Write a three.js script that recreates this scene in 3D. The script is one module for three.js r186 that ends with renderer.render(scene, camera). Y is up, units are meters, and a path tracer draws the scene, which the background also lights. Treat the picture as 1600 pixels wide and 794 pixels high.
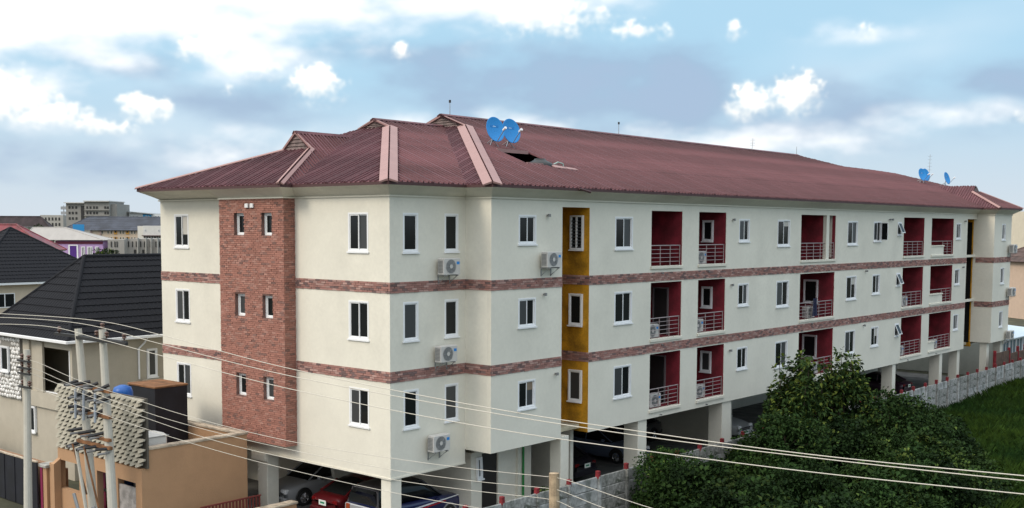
import * as THREE from 'three';
import { mergeGeometries } from 'three/addons/utils/BufferGeometryUtils.js';
import { ImprovedNoise } from 'three/addons/math/ImprovedNoise.js';

// ---------------------------------------------------------------- camera, sky, sun, exposure
// x runs along the long facade, z towards the street side of it, y up; the parking floor is y = 0
const scene = new THREE.Scene();
const camera = new THREE.PerspectiveCamera(2 * Math.atan(397 / 1751.44) * 180 / Math.PI, 1600 / 794, 0.5, 6000);
{
  const R = new THREE.Vector3(0.65471, 0.00409, 0.75587), U = new THREE.Vector3(0.0545, 0.99713, -0.0526), F = new THREE.Vector3(0.75391, -0.07563, -0.65261);
  camera.matrixAutoUpdate = true;
  const m = new THREE.Matrix4().makeBasis(R, U, F.clone().negate());
  camera.quaternion.setFromRotationMatrix(m);
  camera.position.set(-26.298, 11.1, 28.3165);
  camera.setViewOffset(1600, 794, 0, -93.5, 1600, 794);   // shifted lens: the picture is the upper part of a taller frame
}
scene.add(camera);
const renderer = new THREE.WebGLRenderer({ antialias: true });
renderer.setSize(1024, 508);
renderer.toneMapping = THREE.LinearToneMapping;
renderer.toneMappingExposure = 1.24;
renderer.shadowMap.enabled = true;
renderer.shadowMap.type = THREE.PCFSoftShadowMap;

let seed = 12345;
const rnd = () => { seed = (seed * 1664525 + 1013904223) >>> 0; return seed / 4294967296; };
const rr = (a, b) => a + (b - a) * rnd();
const perlin = new ImprovedNoise();
const fbm = (x, y, z, o = 5) => { let s = 0, a = 0.5, f = 1; for (let i = 0; i < o; i++) { s += a * perlin.noise(x * f, y * f, z * f); a *= 0.5; f *= 2.03; } return s; };
const sm = (a, b, x) => { const t = Math.min(1, Math.max(0, (x - a) / (b - a))); return t * t * (3 - 2 * t); };
const mix = (a, b, t) => a + (b - a) * t;

const SUN = new THREE.Vector3(-0.95, 0.80, -0.28).normalize();
{
  const W = 4096, H = 2048, data = new Float32Array(W * H * 4);
  const s2l = c => c <= 0.04045 ? c / 12.92 : Math.pow((c + 0.055) / 1.055, 2.4);
  const C = (r, g, b, k = 1) => [s2l(r / 255) * k, s2l(g / 255) * k, s2l(b / 255) * k];
  const AZ0 = Math.atan2(-0.65261, 0.75391);
  // cumulus heads and dark banks: [azimuth from the view axis, elevation, half width, half height] in degrees, strength
  const PUFF = [[-9.7,7.1,1.15,.8,1.1],[-18,5.75,1.05,.6,1.1],[-26,6.6,2.2,1.2,.95],[-23.6,5.9,1.7,.9,1.0],[-22.2,5.2,1.5,.6,.95],[-20.3,4.75,1.8,.35,.75],[14.1,6.7,1.2,.9,.95],[11.7,6.3,.95,.8,.75],[6.3,9.8,1.3,.5,.8],[1.7,10.7,2.6,1.0,.9],[17.4,9.4,.8,.45,.55],[11.05,9.7,.4,.4,.9],[25.5,5.3,2.2,.5,.5],[-13.0,7.7,1.5,.5,.7],[-15.2,8.6,1.4,.6,.7],[-5.5,8.7,.5,.5,.65],[-14,6.6,.45,.45,.55],[-34,6,3,1.2,.8],[36,9,2.4,.9,.5],[44,6,2.5,.8,.5]];
  const SOFT = [[-26,11.4,12,3.0,1.15],[-12,12,11,2.5,1.05],[-20,9.6,6,1.2,.75],[-3,11.8,8,1.7,.8],[-25,6.2,5,1.6,.55],[-14,8.6,4,1.3,.6],[-7.5,9.9,4.5,1.1,.6],[0,4.9,7,1.0,.5],[9,4.2,8,1.2,.55],[-11,3.8,7,1.2,.45],[22,5.2,5,.9,.4],[-30,3.6,7,1,.3],[16,9.5,6,.8,.25],[26,9,5,1,.2],[-40,9,9,3,.8],[42,8,10,2,.4]];
  const DARK = [[7.9,6.9,2.6,1.8,1.15],[4.4,7.2,4.2,1.8,1.0],[-2.5,7.2,4.2,1.5,.75],[-8.2,8.5,4,.8,.55],[17,5.7,7,1.5,.6],[-13.5,6.2,5,1.1,.5],[-21,3.0,8,1.1,.6],[-18.5,7.6,4,.8,.45],[25,6.9,6,1.1,.5],[40,7,8,2,.5],[-45,7,8,2,.4]];
  const white = C(250, 250, 250, 1.0), lowC = C(196, 205, 213), blueC = C(163, 199, 221), paleC = C(200, 214, 223), greyC = C(146, 166, 192), warm = C(254, 251, 243, 1.04), zen = C(214, 220, 227, 1.2);
  for (let j = 0; j < H; j++) {
    const el = (j + 0.5) / H * Math.PI - Math.PI / 2;     // row 0 is the bottom
    for (let i = 0; i < W; i++) {
      const phi = ((i + 0.5) / W - 0.5) * Math.PI * 2;    // three: u = atan(z, x) / 2pi + 0.5
      const q = (j * W + i) * 4;
      if (el < -0.01) { data[q] = 0.28; data[q + 1] = 0.29; data[q + 2] = 0.28; data[q + 3] = 1; continue; }
      let az = phi - AZ0; while (az > Math.PI) az -= 2 * Math.PI; while (az < -Math.PI) az += 2 * Math.PI;
      const step = el > 0.3 ? 8 : Math.abs(az) > 0.6 ? 4 : 1;   // coarser where no fine cloud edges are seen
      const i0 = i - i % step, j0 = j - j % step;
      if ((i0 !== i || j0 !== j) && j0 > 1024) { const w = (j0 * W + i0) * 4; data[q] = data[w]; data[q + 1] = data[w + 1]; data[q + 2] = data[w + 2]; data[q + 3] = 1; continue; }
      const ce = Math.cos(el), dx = Math.cos(phi) * ce, dz = Math.sin(phi) * ce, dy = Math.sin(el);
      const e = el * 57.2958, a = az * 57.2958;
      const cosS = dx * SUN.x + dy * SUN.y + dz * SUN.z;
      const glow = Math.pow(Math.max(0, 0.5 + 0.5 * cosS), 2.2);
      const up = sm(-1, 9, e), hi = sm(10, 60, e), side = sm(0.1, 0.55, glow);
      const mid = [0, 1, 2].map(k => mix(blueC[k], paleC[k], side));
      let [r, g, b] = [0, 1, 2].map(k => mix(mix(lowC[k], mid[k], up), zen[k], hi));
      const n1 = fbm(dx * 3.1 + 5, dy * 8 + 2, dz * 3.1 + 9, 4);
      const veil = Math.min(1, Math.max(0, sm(-0.25, 0.55, n1 + (glow - 0.3) * 0.8) * sm(1.5, 8, e) * mix(0.9, .45, sm(20, 8, e))));
      r = mix(r, white[0], veil); g = mix(g, white[1], veil); b = mix(b, white[2], veil);
      if (el < 0.3 && Math.abs(az) < 1.0) {
        let d = 0, p = 0, pu = 0, w = 0;
        for (const [pa, pe, sx, sy, k] of DARK) { const ua = (a - pa) / sx, ue = (e - pe) / sy, t = ua * ua + ue * ue; if (t < 5) d = Math.max(d, k * Math.exp(-t * 0.7)); }
        for (const [pa, pe, sx, sy, k] of SOFT) { const ua = (a - pa) / sx, ue = (e - pe) / sy, t = ua * ua + ue * ue; if (t < 6) w = Math.max(w, k * Math.exp(-t * 0.7)); }
        for (const [pa, pe, sx, sy, k] of PUFF) { const ua = (a - pa) / sx, ue = (e - pe) / sy, t = ua * ua + ue * ue; if (t < 5) { const v = k * Math.exp(-t * 0.8); if (v > p) { p = v; pu = ue; } } }
        const n2 = fbm(dx * 13, dy * 30, dz * 13 + 3, 6);
        d = sm(0.06, 0.95, d + n2 * 0.75 * sm(0, .3, d)) * 0.85;
        r = mix(r, greyC[0], d); g = mix(g, greyC[1], d); b = mix(b, greyC[2], d);
        const n4 = fbm(dx * 16 + 9, dy * 34, dz * 16, 7), ws = sm(0.12, 0.85, w + n4 * 0.9 * sm(0.02, .35, w)) * 0.92;
        r = mix(r, white[0], ws); g = mix(g, white[1], ws); b = mix(b, white[2], ws);
        if (p > 0.05) {
          const n3 = 0.8 * fbm(dx * 30 + 3, dy * 40, dz * 30, 4) + 0.75 * fbm(dx * 85 + 3, dy * 95, dz * 85, 4) + 0.5 * fbm(dx * 230, dy * 230, dz * 230, 3);
          const f = p + n3 * sm(0.03, 0.35, p), soft = mix(0.9, 0.32, sm(-.6, .6, pu)), al = sm(0.36 - soft * .3, 0.36 + soft, f) * .92;
          const sh = sm(0.4, -1.1, pu) * 0.10 - n3 * 0.14;
          r = mix(r, warm[0] * (1 - sh), al); g = mix(g, warm[1] * (1 - sh * .9), al); b = mix(b, warm[2] * (1 - sh * .75), al);
        }
      }
      const lift = 1 + 0.5 * glow * sm(6, 45, e) + 0.3 * sm(14, 50, e);
      data[q] = r * lift; data[q + 1] = g * lift; data[q + 2] = b * lift; data[q + 3] = 1;
    }
  }
  const tex = new THREE.DataTexture(data, W, H, THREE.RGBAFormat, THREE.FloatType);
  tex.mapping = THREE.EquirectangularReflectionMapping; tex.magFilter = THREE.LinearFilter; tex.minFilter = THREE.LinearFilter;
  tex.needsUpdate = true;
  scene.background = tex; scene.environment = tex;
}
const sun = new THREE.DirectionalLight(0xfff1dc, 1.35);
sun.position.copy(SUN).multiplyScalar(200).add(new THREE.Vector3(20, 0, 0));
sun.target.position.set(20, 0, 0);
sun.castShadow = true; sun.shadow.radius = 36; sun.shadow.mapSize.set(4096, 4096);
Object.assign(sun.shadow.camera, { left: -90, right: 90, top: 90, bottom: -90, near: 1, far: 500 });
scene.add(sun, sun.target);

// ---------------------------------------------------------------- helpers
const taken = new Map();
function numbered(n) { const k = taken.get(n) ?? 0; taken.set(n, k + 1); return k ? `${n}_${String(k).padStart(3, '0')}` : n; }
function shade(o) { o.castShadow = true; o.receiveShadow = true; return o; }
class MB {                                    // collects faces; build() makes one named mesh
  constructor() { this.p = []; this.n = []; this.u = []; this.c = []; this.col = null; }
  tri(a, b, c) {
    const ax = b[0] - a[0], ay = b[1] - a[1], az = b[2] - a[2], bx = c[0] - a[0], by = c[1] - a[1], bz = c[2] - a[2];
    let nx = ay * bz - az * by, ny = az * bx - ax * bz, nz = ax * by - ay * bx; const l = Math.hypot(nx, ny, nz) || 1; nx /= l; ny /= l; nz /= l;
    for (const v of [a, b, c]) {
      this.p.push(v[0], v[1], v[2]); this.n.push(nx, ny, nz);
      const X = Math.abs(nx), Y = Math.abs(ny), Z = Math.abs(nz);
      if (Y > X && Y > Z) this.u.push(v[0], v[2]); else if (X > Z) this.u.push(v[2], v[1]); else this.u.push(v[0], v[1]);
      if (this.col) this.c.push(...this.col);
    }
  }
  quad(a, b, c, d) { this.tri(a, b, c); this.tri(a, c, d); return this; }
  poly(v) { for (let i = 1; i + 1 < v.length; i++) this.tri(v[0], v[i], v[i + 1]); return this; }
  box(x0, y0, z0, x1, y1, z1) {
    if (x0 > x1) [x0, x1] = [x1, x0]; if (y0 > y1) [y0, y1] = [y1, y0]; if (z0 > z1) [z0, z1] = [z1, z0];
    const v = [[x0,y0,z0],[x1,y0,z0],[x1,y1,z0],[x0,y1,z0],[x0,y0,z1],[x1,y0,z1],[x1,y1,z1],[x0,y1,z1]];
    this.hexa(v); return this;
  }
  hexa(v) { for (const f of [[4,5,6,7],[1,0,3,2],[5,1,2,6],[0,4,7,3],[7,6,2,3],[0,1,5,4]]) this.quad(v[f[0]], v[f[1]], v[f[2]], v[f[3]]); return this; }
  cbox(x0, y0, z0, x1, y1, z1, b = 0.02) {     // box with chamfered vertical and top edges
    const o = (y, k) => [[x0 + k, y, z0], [x1 - k, y, z0], [x1, y, z0 + k], [x1, y, z1 - k], [x1 - k, y, z1], [x0 + k, y, z1], [x0, y, z1 - k], [x0, y, z0 + k]];
    const A = o(y0, b), B = o(y1 - b, b), i2 = [[x0 + 2 * b, y1, z0 + b], [x1 - 2 * b, y1, z0 + b], [x1 - b, y1, z0 + 2 * b], [x1 - b, y1, z1 - 2 * b], [x1 - 2 * b, y1, z1 - b], [x0 + 2 * b, y1, z1 - b], [x0 + b, y1, z1 - 2 * b], [x0 + b, y1, z0 + 2 * b]];
    for (let i = 0; i < 8; i++) { const j = (i + 1) % 8; this.quad(A[j], A[i], B[i], B[j]); this.quad(B[j], B[i], i2[i], i2[j]); }
    this.poly([...i2].reverse()); this.poly(A); return this;
  }
  bar(a, b, r0, r1 = r0, n = 8) {              // round bar between two points
    const A = new THREE.Vector3(...a), B = new THREE.Vector3(...b), d = B.clone().sub(A).normalize();
    const s = Math.abs(d.y) > 0.9 ? new THREE.Vector3(1, 0, 0) : new THREE.Vector3(0, 1, 0);
    const e = new THREE.Vector3().crossVectors(d, s).normalize(), f = new THREE.Vector3().crossVectors(d, e);
    const ring = (c, r) => Array.from({ length: n }, (_, i) => { const t = i / n * Math.PI * 2; return [c.x + r * (e.x * Math.cos(t) + f.x * Math.sin(t)), c.y + r * (e.y * Math.cos(t) + f.y * Math.sin(t)), c.z + r * (e.z * Math.cos(t) + f.z * Math.sin(t))]; });
    const P = ring(A, r0), Q = ring(B, r1);
    for (let i = 0; i < n; i++) { const j = (i + 1) % n; this.quad(P[i], Q[i], Q[j], P[j]); }
    this.poly(P); this.poly([...Q].reverse()); return this;
  }
  geo() {
    const g = new THREE.BufferGeometry();
    g.setAttribute('position', new THREE.Float32BufferAttribute(this.p, 3)); g.setAttribute('normal', new THREE.Float32BufferAttribute(this.n, 3)); g.setAttribute('uv', new THREE.Float32BufferAttribute(this.u, 2));
    if (this.c.length) g.setAttribute('color', new THREE.Float32BufferAttribute(this.c, 3));
    return g;
  }
  build(name, m, parent) { return put(name, this.geo(), m, parent); }
}
function put(name, g, m, parent) { const o = shade(new THREE.Mesh(g, m)); o.name = name; parent.add(o); return o; }
function tag(o, label, category, group, kind) { o.userData.label = label; o.userData.category = category; if (group) o.userData.group = group; if (kind) o.userData.kind = kind; return o; }
function thing(name, label, category, pos = [0, 0, 0], turn = 0, group) { const o = new THREE.Group(); o.name = numbered(name); o.position.set(...pos); o.rotation.y = turn; scene.add(o); return tag(o, label, category, group); }
function struct(name, mb, m) { const o = (mb instanceof MB ? mb.build(name, m, scene) : put(name, mb, m, scene)); o.userData.kind = 'structure'; return o; }

// textures: grain and wear of materials, seeded noise
function tex(n, f, srgb = true) {
  const d = new Uint8Array(n * n * 4);
  for (let j = 0; j < n; j++) for (let i = 0; i < n; i++) { const c = f(i / n, j / n), q = (j * n + i) * 4; for (let k = 0; k < 3; k++) d[q + k] = Math.max(0, Math.min(255, c[k] * 255)); d[q + 3] = 255; }
  const t = new THREE.DataTexture(d, n, n); t.wrapS = t.wrapT = THREE.RepeatWrapping; t.magFilter = THREE.LinearFilter; t.minFilter = THREE.LinearMipmapLinearFilter; t.generateMipmaps = true; if (srgb) t.colorSpace = THREE.SRGBColorSpace; t.needsUpdate = true; return t;
}
// tiling noise: sample on a torus-like blend
function tn(u, v, f, o, s = 0) { const w = (x, y) => fbm(x * f + s, y * f + s * 1.7, s * 0.31, o); const a = sm(0, 1, u), b = sm(0, 1, v); return mix(mix(w(u, v), w(u - 1, v), a), mix(w(u, v - 1), w(u - 1, v - 1), a), b) * 1.25; }
const grey = v => [v, v, v];
const blotch = (lo, hi, f, o, s) => tex(512, (u, v) => grey(mix(lo, hi, 0.5 + 0.5 * tn(u, v, f, o, s) * 1.6)));
const T = {
  stucco: tex(512, (u, v) => grey(0.945 + 0.075 * tn(u, v, 5, 5, 3) + 0.03 * tn(u, v, 60, 2, 9))),
  plasterBump: tex(512, (u, v) => grey(0.5 + 0.5 * tn(u, v, 40, 3, 4)), false),
  stain: tex(512, (u, v) => grey(0.86 + 0.5 * tn(u, v, 4, 6, 7) + 0.16 * tn(u, v, 50, 2, 2))),
  rough: tex(512, (u, v) => grey(0.6 + 0.45 * tn(u, v, 9, 5, 12)), false),
  moss: tex(512, (u, v) => { const k = sm(0.02, 0.5, tn(u, v, 5, 6, 21)) * .75, d = 0.84 + 0.4 * tn(u, v, 14, 5, 5); return [mix(d, 0.42 * d, k), mix(d, 0.46 * d, k), mix(d, 0.40 * d, k)]; }),
  ground: tex(512, (u, v) => { const k = 0.75 + 0.5 * tn(u, v, 6, 6, 31); return [k, k, k]; }),
};
const repCache = new Map();
const rep = (t, k) => { const q = [.12, .3, .7, 1.6].reduce((a, b) => Math.abs(Math.log(b / k)) < Math.abs(Math.log(a / k)) ? b : a), id = t.uuid + q; if (!repCache.has(id)) { const c = t.clone(); c.repeat.set(q, q); c.needsUpdate = true; repCache.set(id, c); } return repCache.get(id); };
const lin = (r, g, b) => new THREE.Color().setRGB(r, g, b);
const mat = (r, g, b, rough = 0.8, x = {}) => new THREE.MeshStandardMaterial({ color: lin(r, g, b), roughness: rough, ...x });
const M = {
  cream: mat(.81, .782, .68, .88, { map: rep(T.stucco, .16), bumpMap: rep(T.plasterBump, .7), bumpScale: .004 }),
  creamTrim: mat(.80, .765, .655, .8, { map: rep(T.stucco, .3) }),
  brick: mat(1, 1, 1, .9, { vertexColors: true, bumpMap: rep(T.plasterBump, 2), bumpScale: .004 }),
  mortar: mat(.22, .125, .105, .95, { map: rep(T.stain, .8) }),
  roof: new THREE.MeshPhysicalMaterial({ color: lin(.165, .070, .080), roughness: .62, specularIntensity: .5, map: rep(T.stain, .11) }),
  roofFar: mat(.165, .070, .080, .7, { map: rep(T.stain, .11) }),
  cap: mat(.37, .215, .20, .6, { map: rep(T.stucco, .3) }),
  fascia: mat(.07, .03, .03, .6),
  slat: mat(.22, .16, .15, .7, { map: rep(T.stain, .6) }),
  yellow: mat(.66, .32, .012, .8, { map: rep(T.stain, .25), bumpMap: rep(T.plasterBump, .7), bumpScale: .003 }),
  maroon: mat(.27, .022, .038, .75, { map: rep(T.stain, .25), bumpMap: rep(T.plasterBump, .7), bumpScale: .003 }),
  white: mat(.80, .81, .82, .35),
  glass: new THREE.MeshPhysicalMaterial({ color: lin(.012, .014, .015), roughness: .08, ior: 1.5, specularIntensity: .45 }),
  glassNet: mat(.045, .048, .05, .35),
  steel: mat(.42, .34, .33, .35, { metalness: .6 }),
  soffit: mat(.55, .50, .36, .9, { map: rep(T.stain, .2) }),
  dark: mat(.02, .02, .02, .6),
  black: mat(.012, .012, .014, .5),
  rubber: mat(.018, .018, .018, .85),
  chrome: mat(.6, .6, .62, .2, { metalness: .9 }),
  plastic: mat(.62, .60, .57, .5, { map: rep(T.stucco, 1) }),
  fanGrey: mat(.22, .22, .22, .5),
  sticker: mat(.01, .22, .62, .5),
  dish: mat(.012, .24, .62, .45),
  galv: mat(.35, .36, .37, .4, { metalness: .6 }),
  conc: mat(.42, .42, .40, .92, { map: rep(T.moss, .55), bumpMap: rep(T.rough, .9), bumpScale: .02 }),
  concPlain: mat(.45, .44, .41, .9, { map: rep(T.stain, .5), bumpMap: rep(T.rough, 1), bumpScale: .008 }),
  polePaint: mat(.54, .52, .455, .88, { map: rep(T.stucco, .7), bumpMap: rep(T.rough, 2), bumpScale: .006 }),
  poleTan: mat(.45, .34, .22, .85, { map: rep(T.stain, .9), bumpMap: rep(T.rough, 2), bumpScale: .008 }),
  red: mat(.30, .02, .03, .7, { map: rep(T.stain, .9) }),
  tan: mat(.47, .28, .155, .9, { map: rep(T.stucco, .25), bumpMap: rep(T.plasterBump, .8), bumpScale: .008 }),
  coping: mat(.62, .52, .40, .85, { map: rep(T.stain, .6) }),
  breeze: mat(.60, .57, .49, .92, { map: rep(T.stain, .9), bumpMap: rep(T.rough, 2), bumpScale: .005 }),
  blackBox: mat(.010, .011, .018, .6, { map: rep(T.stain, .3) }),
  rust: mat(.26, .12, .05, .9, { map: rep(T.stain, .7) }),
  tile: new THREE.MeshPhysicalMaterial({ color: lin(.012, .013, .017), roughness: .8, specularIntensity: .35, map: rep(T.stucco, .35), bumpMap: rep(T.plasterBump, 2.5), bumpScale: .006 }),
  greyWall: mat(.50, .455, .37, .9, { map: rep(T.stucco, .3), bumpMap: rep(T.plasterBump, 1), bumpScale: .004 }),
  wire: mat(.55, .52, .45, .6),
  wood: mat(.13, .075, .05, .8, { map: rep(T.stain, .6) }),
  asphalt: mat(.085, .095, .088, .95, { map: rep(T.stain, .22), bumpMap: rep(T.rough, 2), bumpScale: .01 }),
  paving: mat(.16, .157, .15, .92, { map: rep(T.stain, .2), bumpMap: rep(T.rough, 1.2), bumpScale: .006 }),
  earth: mat(.085, .085, .045, .98, { map: rep(T.ground, .03) }),
  ceramic: mat(.10, .05, .035, .3),
};
// ---------------------------------------------------------------- ground
{
  const g = new MB(); g.box(-1500, -1, -1500, 1500, -0.012, 1500); struct('ground', g, M.earth);
  const r = new MB(); r.box(-19, -0.3, -300, -6.9, -0.006, 120); struct('road', r, M.asphalt);
  const p = new MB(); p.box(-6.7, -0.3, -14.4, 60, 0, 3.42); struct('parking_floor', p, M.paving);
}
// ---------------------------------------------------------------- apartment building
const B = thing('apartment_building', 'long three-storey cream apartment block with maroon roof, brick tower and maroon balconies', 'building');
const ZF = 1.287, XW = 54.8, ZW = 2.5, HY = 12.3;
const rect = (a0, b0, a1, b1, hole) => { const P = hole ? new THREE.Path() : new THREE.Shape(); P.moveTo(a0, b0); P.lineTo(a1, b0); P.lineTo(a1, b1); P.lineTo(a0, b1); P.closePath(); return P; };
function slabXY(pts, holes, t, place) {        // extruded wall with real openings
  const s = pts instanceof THREE.Shape ? pts : new THREE.Shape(pts.map(p => new THREE.Vector2(...p)));
  for (const h of holes) s.holes.push(rect(h[0], h[2], h[1], h[3], true));
  const g = new THREE.ExtrudeGeometry(s, { depth: t, bevelEnabled: false, curveSegments: 1 });
  return g.applyMatrix4(place);
}
const faceZ = z => new THREE.Matrix4().makeTranslation(0, 0, z);
const faceX = x => new THREE.Matrix4().makeBasis(new THREE.Vector3(0, 0, -1), new THREE.Vector3(0, 1, 0), new THREE.Vector3(1, 0, 0)).setPosition(x, 0, 0);   // shape x = -z
// ---- windows
const winCache = new Map();
function winGeo(w, h, kind) {
  const k = [w.toFixed(2), h.toFixed(2), kind].join();
  if (winCache.has(k)) return winCache.get(k);
  const f = new MB(), b = 0.065;
  f.box(0, 0, -.09, b, h, .012); f.box(w - b, 0, -.09, w, h, .012); f.box(b, 0, -.09, w - b, b, .012); f.box(b, h - b, -.09, w - b, h, .012);
  const s = new MB(); s.box(-.04, -.055, -.02, w + .04, -.002, .055);
  const panes = [], sashes = [];
  const sash = (x0, x1, z) => { const q = new MB(), c = .04; q.box(x0, b, z, x0 + c, h - b, z + .03); q.box(x1 - c, b, z, x1, h - b, z + .03); q.box(x0 + c, b, z, x1 - c, b + c, z + .03); q.box(x0 + c, h - b - c, z, x1 - c, h - b, z + .03); sashes.push(q.geo()); const p = new MB(); p.box(x0 + c, b + c, z + .008, x1 - c, h - b - c, z + .016); panes.push(p.geo()); };
  if (kind === 'double') { sash(b, w / 2 + .025, -.04); sash(w / 2 - .025, w - b, -.075); }
  else if (kind === 'louvre') {
    const q = new MB(); q.box(w / 2 - .035, b, -.05, w / 2 + .035, h - b, 0); sashes.push(q.geo());
    for (let y = b + .06; y < h - b - .03; y += .13) { const p = new MB(); p.hexa([[b, y, -.07], [w - b, y, -.07], [w - b, y + .012, -.07], [b, y + .012, -.07], [b, y - .05, .0], [w - b, y - .05, .0], [w - b, y - .04, .0], [b, y - .04, .0]]); panes.push(p.geo()); }
    const d = new MB(); d.box(b, b, -.088, w - b, h - b, -.08); panes.push(d.geo());
  } else sash(b, w - b, -.05);
  const r = { frame: f.geo(), sill: s.geo(), panes, sashes }; winCache.set(k, r); return r;
}
let winN = 0;
const mats = { blind: [mat(.42, .36, .22, .9), mat(.5, .48, .44, .9), mat(.22, .17, .12, .9)] };
function windowAt(parent, side, plane, a0, a1, y0, y1, kind = 'double', open) {
  const w = a1 - a0, h = y1 - y0, G = winGeo(w, h, kind);
  const o = put('window', G.frame, M.white, parent);
  if (side === 'z') o.position.set(a0, y0, plane); else { o.position.set(plane, y0, a0); o.rotation.y = -Math.PI / 2; }
  put('sill', G.sill, M.white, o);
  winN++;
  G.sashes.forEach((g, i) => { const s = put('sash', g, M.white, o); if (open === 'tilt') { s.position.set(0, h - .1, 0); s.geometry = g.clone().translate(0, -(h - .1), .05); s.rotation.x = -.42; } else if (open === 'swing' && i === 1) { s.geometry = g.clone().translate(-(w - .06), 0, .07); s.position.set(w - .06, 0, .03); s.rotation.y = 1.2; } });
  G.panes.forEach((g, i) => { const p = put('pane', g, kind === 'louvre' && i < G.panes.length - 1 ? M.glassNet : (winN * 7 + i) % 3 === 0 ? M.glassNet : M.glass, o); if (open === 'tilt') { p.position.set(0, h - .1, 0); p.geometry = g.clone().translate(0, -(h - .1), .05); p.rotation.x = -.42; } else if (open === 'swing' && i === 1) { p.geometry = g.clone().translate(-(w - .06), 0, .07); p.position.set(w - .06, 0, .03); p.rotation.y = 1.2; } });
  if (winN % 9 === 4 || winN % 11 === 6) { const d = new MB(), f = .25 + (winN % 4) * .12; d.box(w * .53, h * (1 - f), -.062, w - .11, h - .11, -.05); if (kind === 'double' && !open) put('blind', d.geo(), mats.blind[winN % 3], o); }
  if (open) { const d = new MB(); d.box(.065, .065, -.088, w - .065, h - .065, -.08); put('dark_opening', d.geo(), M.dark, o); }
  return o;
}
// ---- long facade
const rows = [0, -3.1, -6.2];
const WINS = [['A', 5.27, 6.3, 10.53, 11.62], ['B', 11.37, 12.65, 10.28, 11.62], ['C', 21.52, 22.55, 10.53, 11.62], ['D', 25.4, 26.75, 10.28, 11.62], ['E', 33.65, 35, 10.28, 11.62], ['F', 37.2, 38.3, 10.45, 11.62], ['awn', 40.72, 41.36, 10.82, 11.62], ['G', 50.75, 51.7, 10.53, 11.62]];
const BALS = [[14.05, 16.5], [17.9, 20.32], [28, 32.12], [41.72, 45.08], [46.33, 50.3]];
{
  const holes = [];
  for (const dy of rows) { for (const [, a, b, c, d] of WINS) holes.push([a, b, c + dy, d + dy]); for (const [a, b] of BALS) holes.push([a, b, 9.5 + dy + (dy ? -.06 : 0), 11.9 + dy]); }
  const outline = [[3.77, 2.9], [7.89, 2.9], [7.89, 11.95], [9.64, 11.95], [9.64, 2.9], [52.95, 2.9], [52.95, 11.9], [XW, 11.9], [XW, HY], [3.77, HY]];
  put('wall', slabXY(outline, holes, .2, faceZ(ZF - .2)), M.cream, B);
  for (const dy of rows) for (const [n, a, b, c, d] of WINS) windowAt(B, 'z', ZF, a, b, c + dy, d + dy, n === 'awn' ? 'single' : 'double', n === 'awn' ? 'tilt' : n === 'F' && dy === 0 ? 'swing' : null);
}
// ---- step block and recessed wall, wing
{
  put('wall', slabXY([[-ZF + .2, 2.9], [0, 2.9], [0, HY], [-ZF + .2, HY]], [], .2, faceX(3.77)), M.cream, B);
  const S = [[.62, 1.36], [2.68, 3.4]], holes = [];
  for (const dy of rows) for (const [a, b] of S) holes.push([a, b, 10.27 + dy, 11.64 + dy]);
  put('wall', slabXY([[.2, 2.39], [3.77, 2.39], [3.77, HY], [.2, HY]], holes, .2, faceZ(-.2)), M.cream, B);
  for (const dy of rows) for (const [a, b] of S) windowAt(B, 'z', 0, a, b, 10.27 + dy, 11.64 + dy, 'single');
  const L = [[-13.15, -12.1], [-2.14, -1.08]], hl = [];
  for (const dy of rows) for (const [a, b] of L) hl.push([-b, -a, 10.28 + dy, 11.65 + dy]);
  put('wall', slabXY([[0, 2.39], [14.19, 2.39], [14.19, HY], [0, HY]], hl, .2, faceX(0)), M.cream, B);
  for (const dy of rows) for (const [a, b] of L) windowAt(B, 'x', 0, a, b, 10.28 + dy, 11.65 + dy, 'double');
  // sides turned away from the street
  const w = new MB();
  w.box(.2, 2.39, -14.19, 3.77, HY, -13.99); w.box(3.77, 2.9, -15.48, 3.97, HY, -14.19); w.box(3.97, 2.9, -15.48, 58.5, HY, -15.28); w.box(58.3, 2.9, -15.28, 58.5, HY, ZW - .2);
  w.build('wall', M.cream, B);
  // floor slab over the parking, edge beams, top slab
  const s = new MB(); s.box(.2, 2.62, -13.99, 3.97, 2.9, -.2); s.box(3.97, 3.02, -15.28, 58.3, 3.2, ZF - .45); s.box(9.9, 2.9, ZF - .45, 52.9, 3.2, ZF - .203); s.box(3.98, 2.9, ZF - .45, 7.85, 3.2, ZF - .203);
  s.box(4.1, 2.6, -7.2, 58.2, 3.018, -6.8);
  s.build('parking_soffit', M.soffit, B);
  const c = new MB(); c.box(.2, 12.1, -13.98, 3.9, 12.28, -.21); c.box(3.98, 12.1, -15.27, 58.28, 12.28, ZF - .21); c.build('top_slab', M.soffit, B);
  // small edge drip at the foot of the wing
  const d = new MB(); d.box(-.025, 2.36, -14.2, .0, 2.42, .025); d.box(0, 2.36, 0, 3.77, 2.42, .025); d.build('drip_edge', M.creamTrim, B);
}
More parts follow.
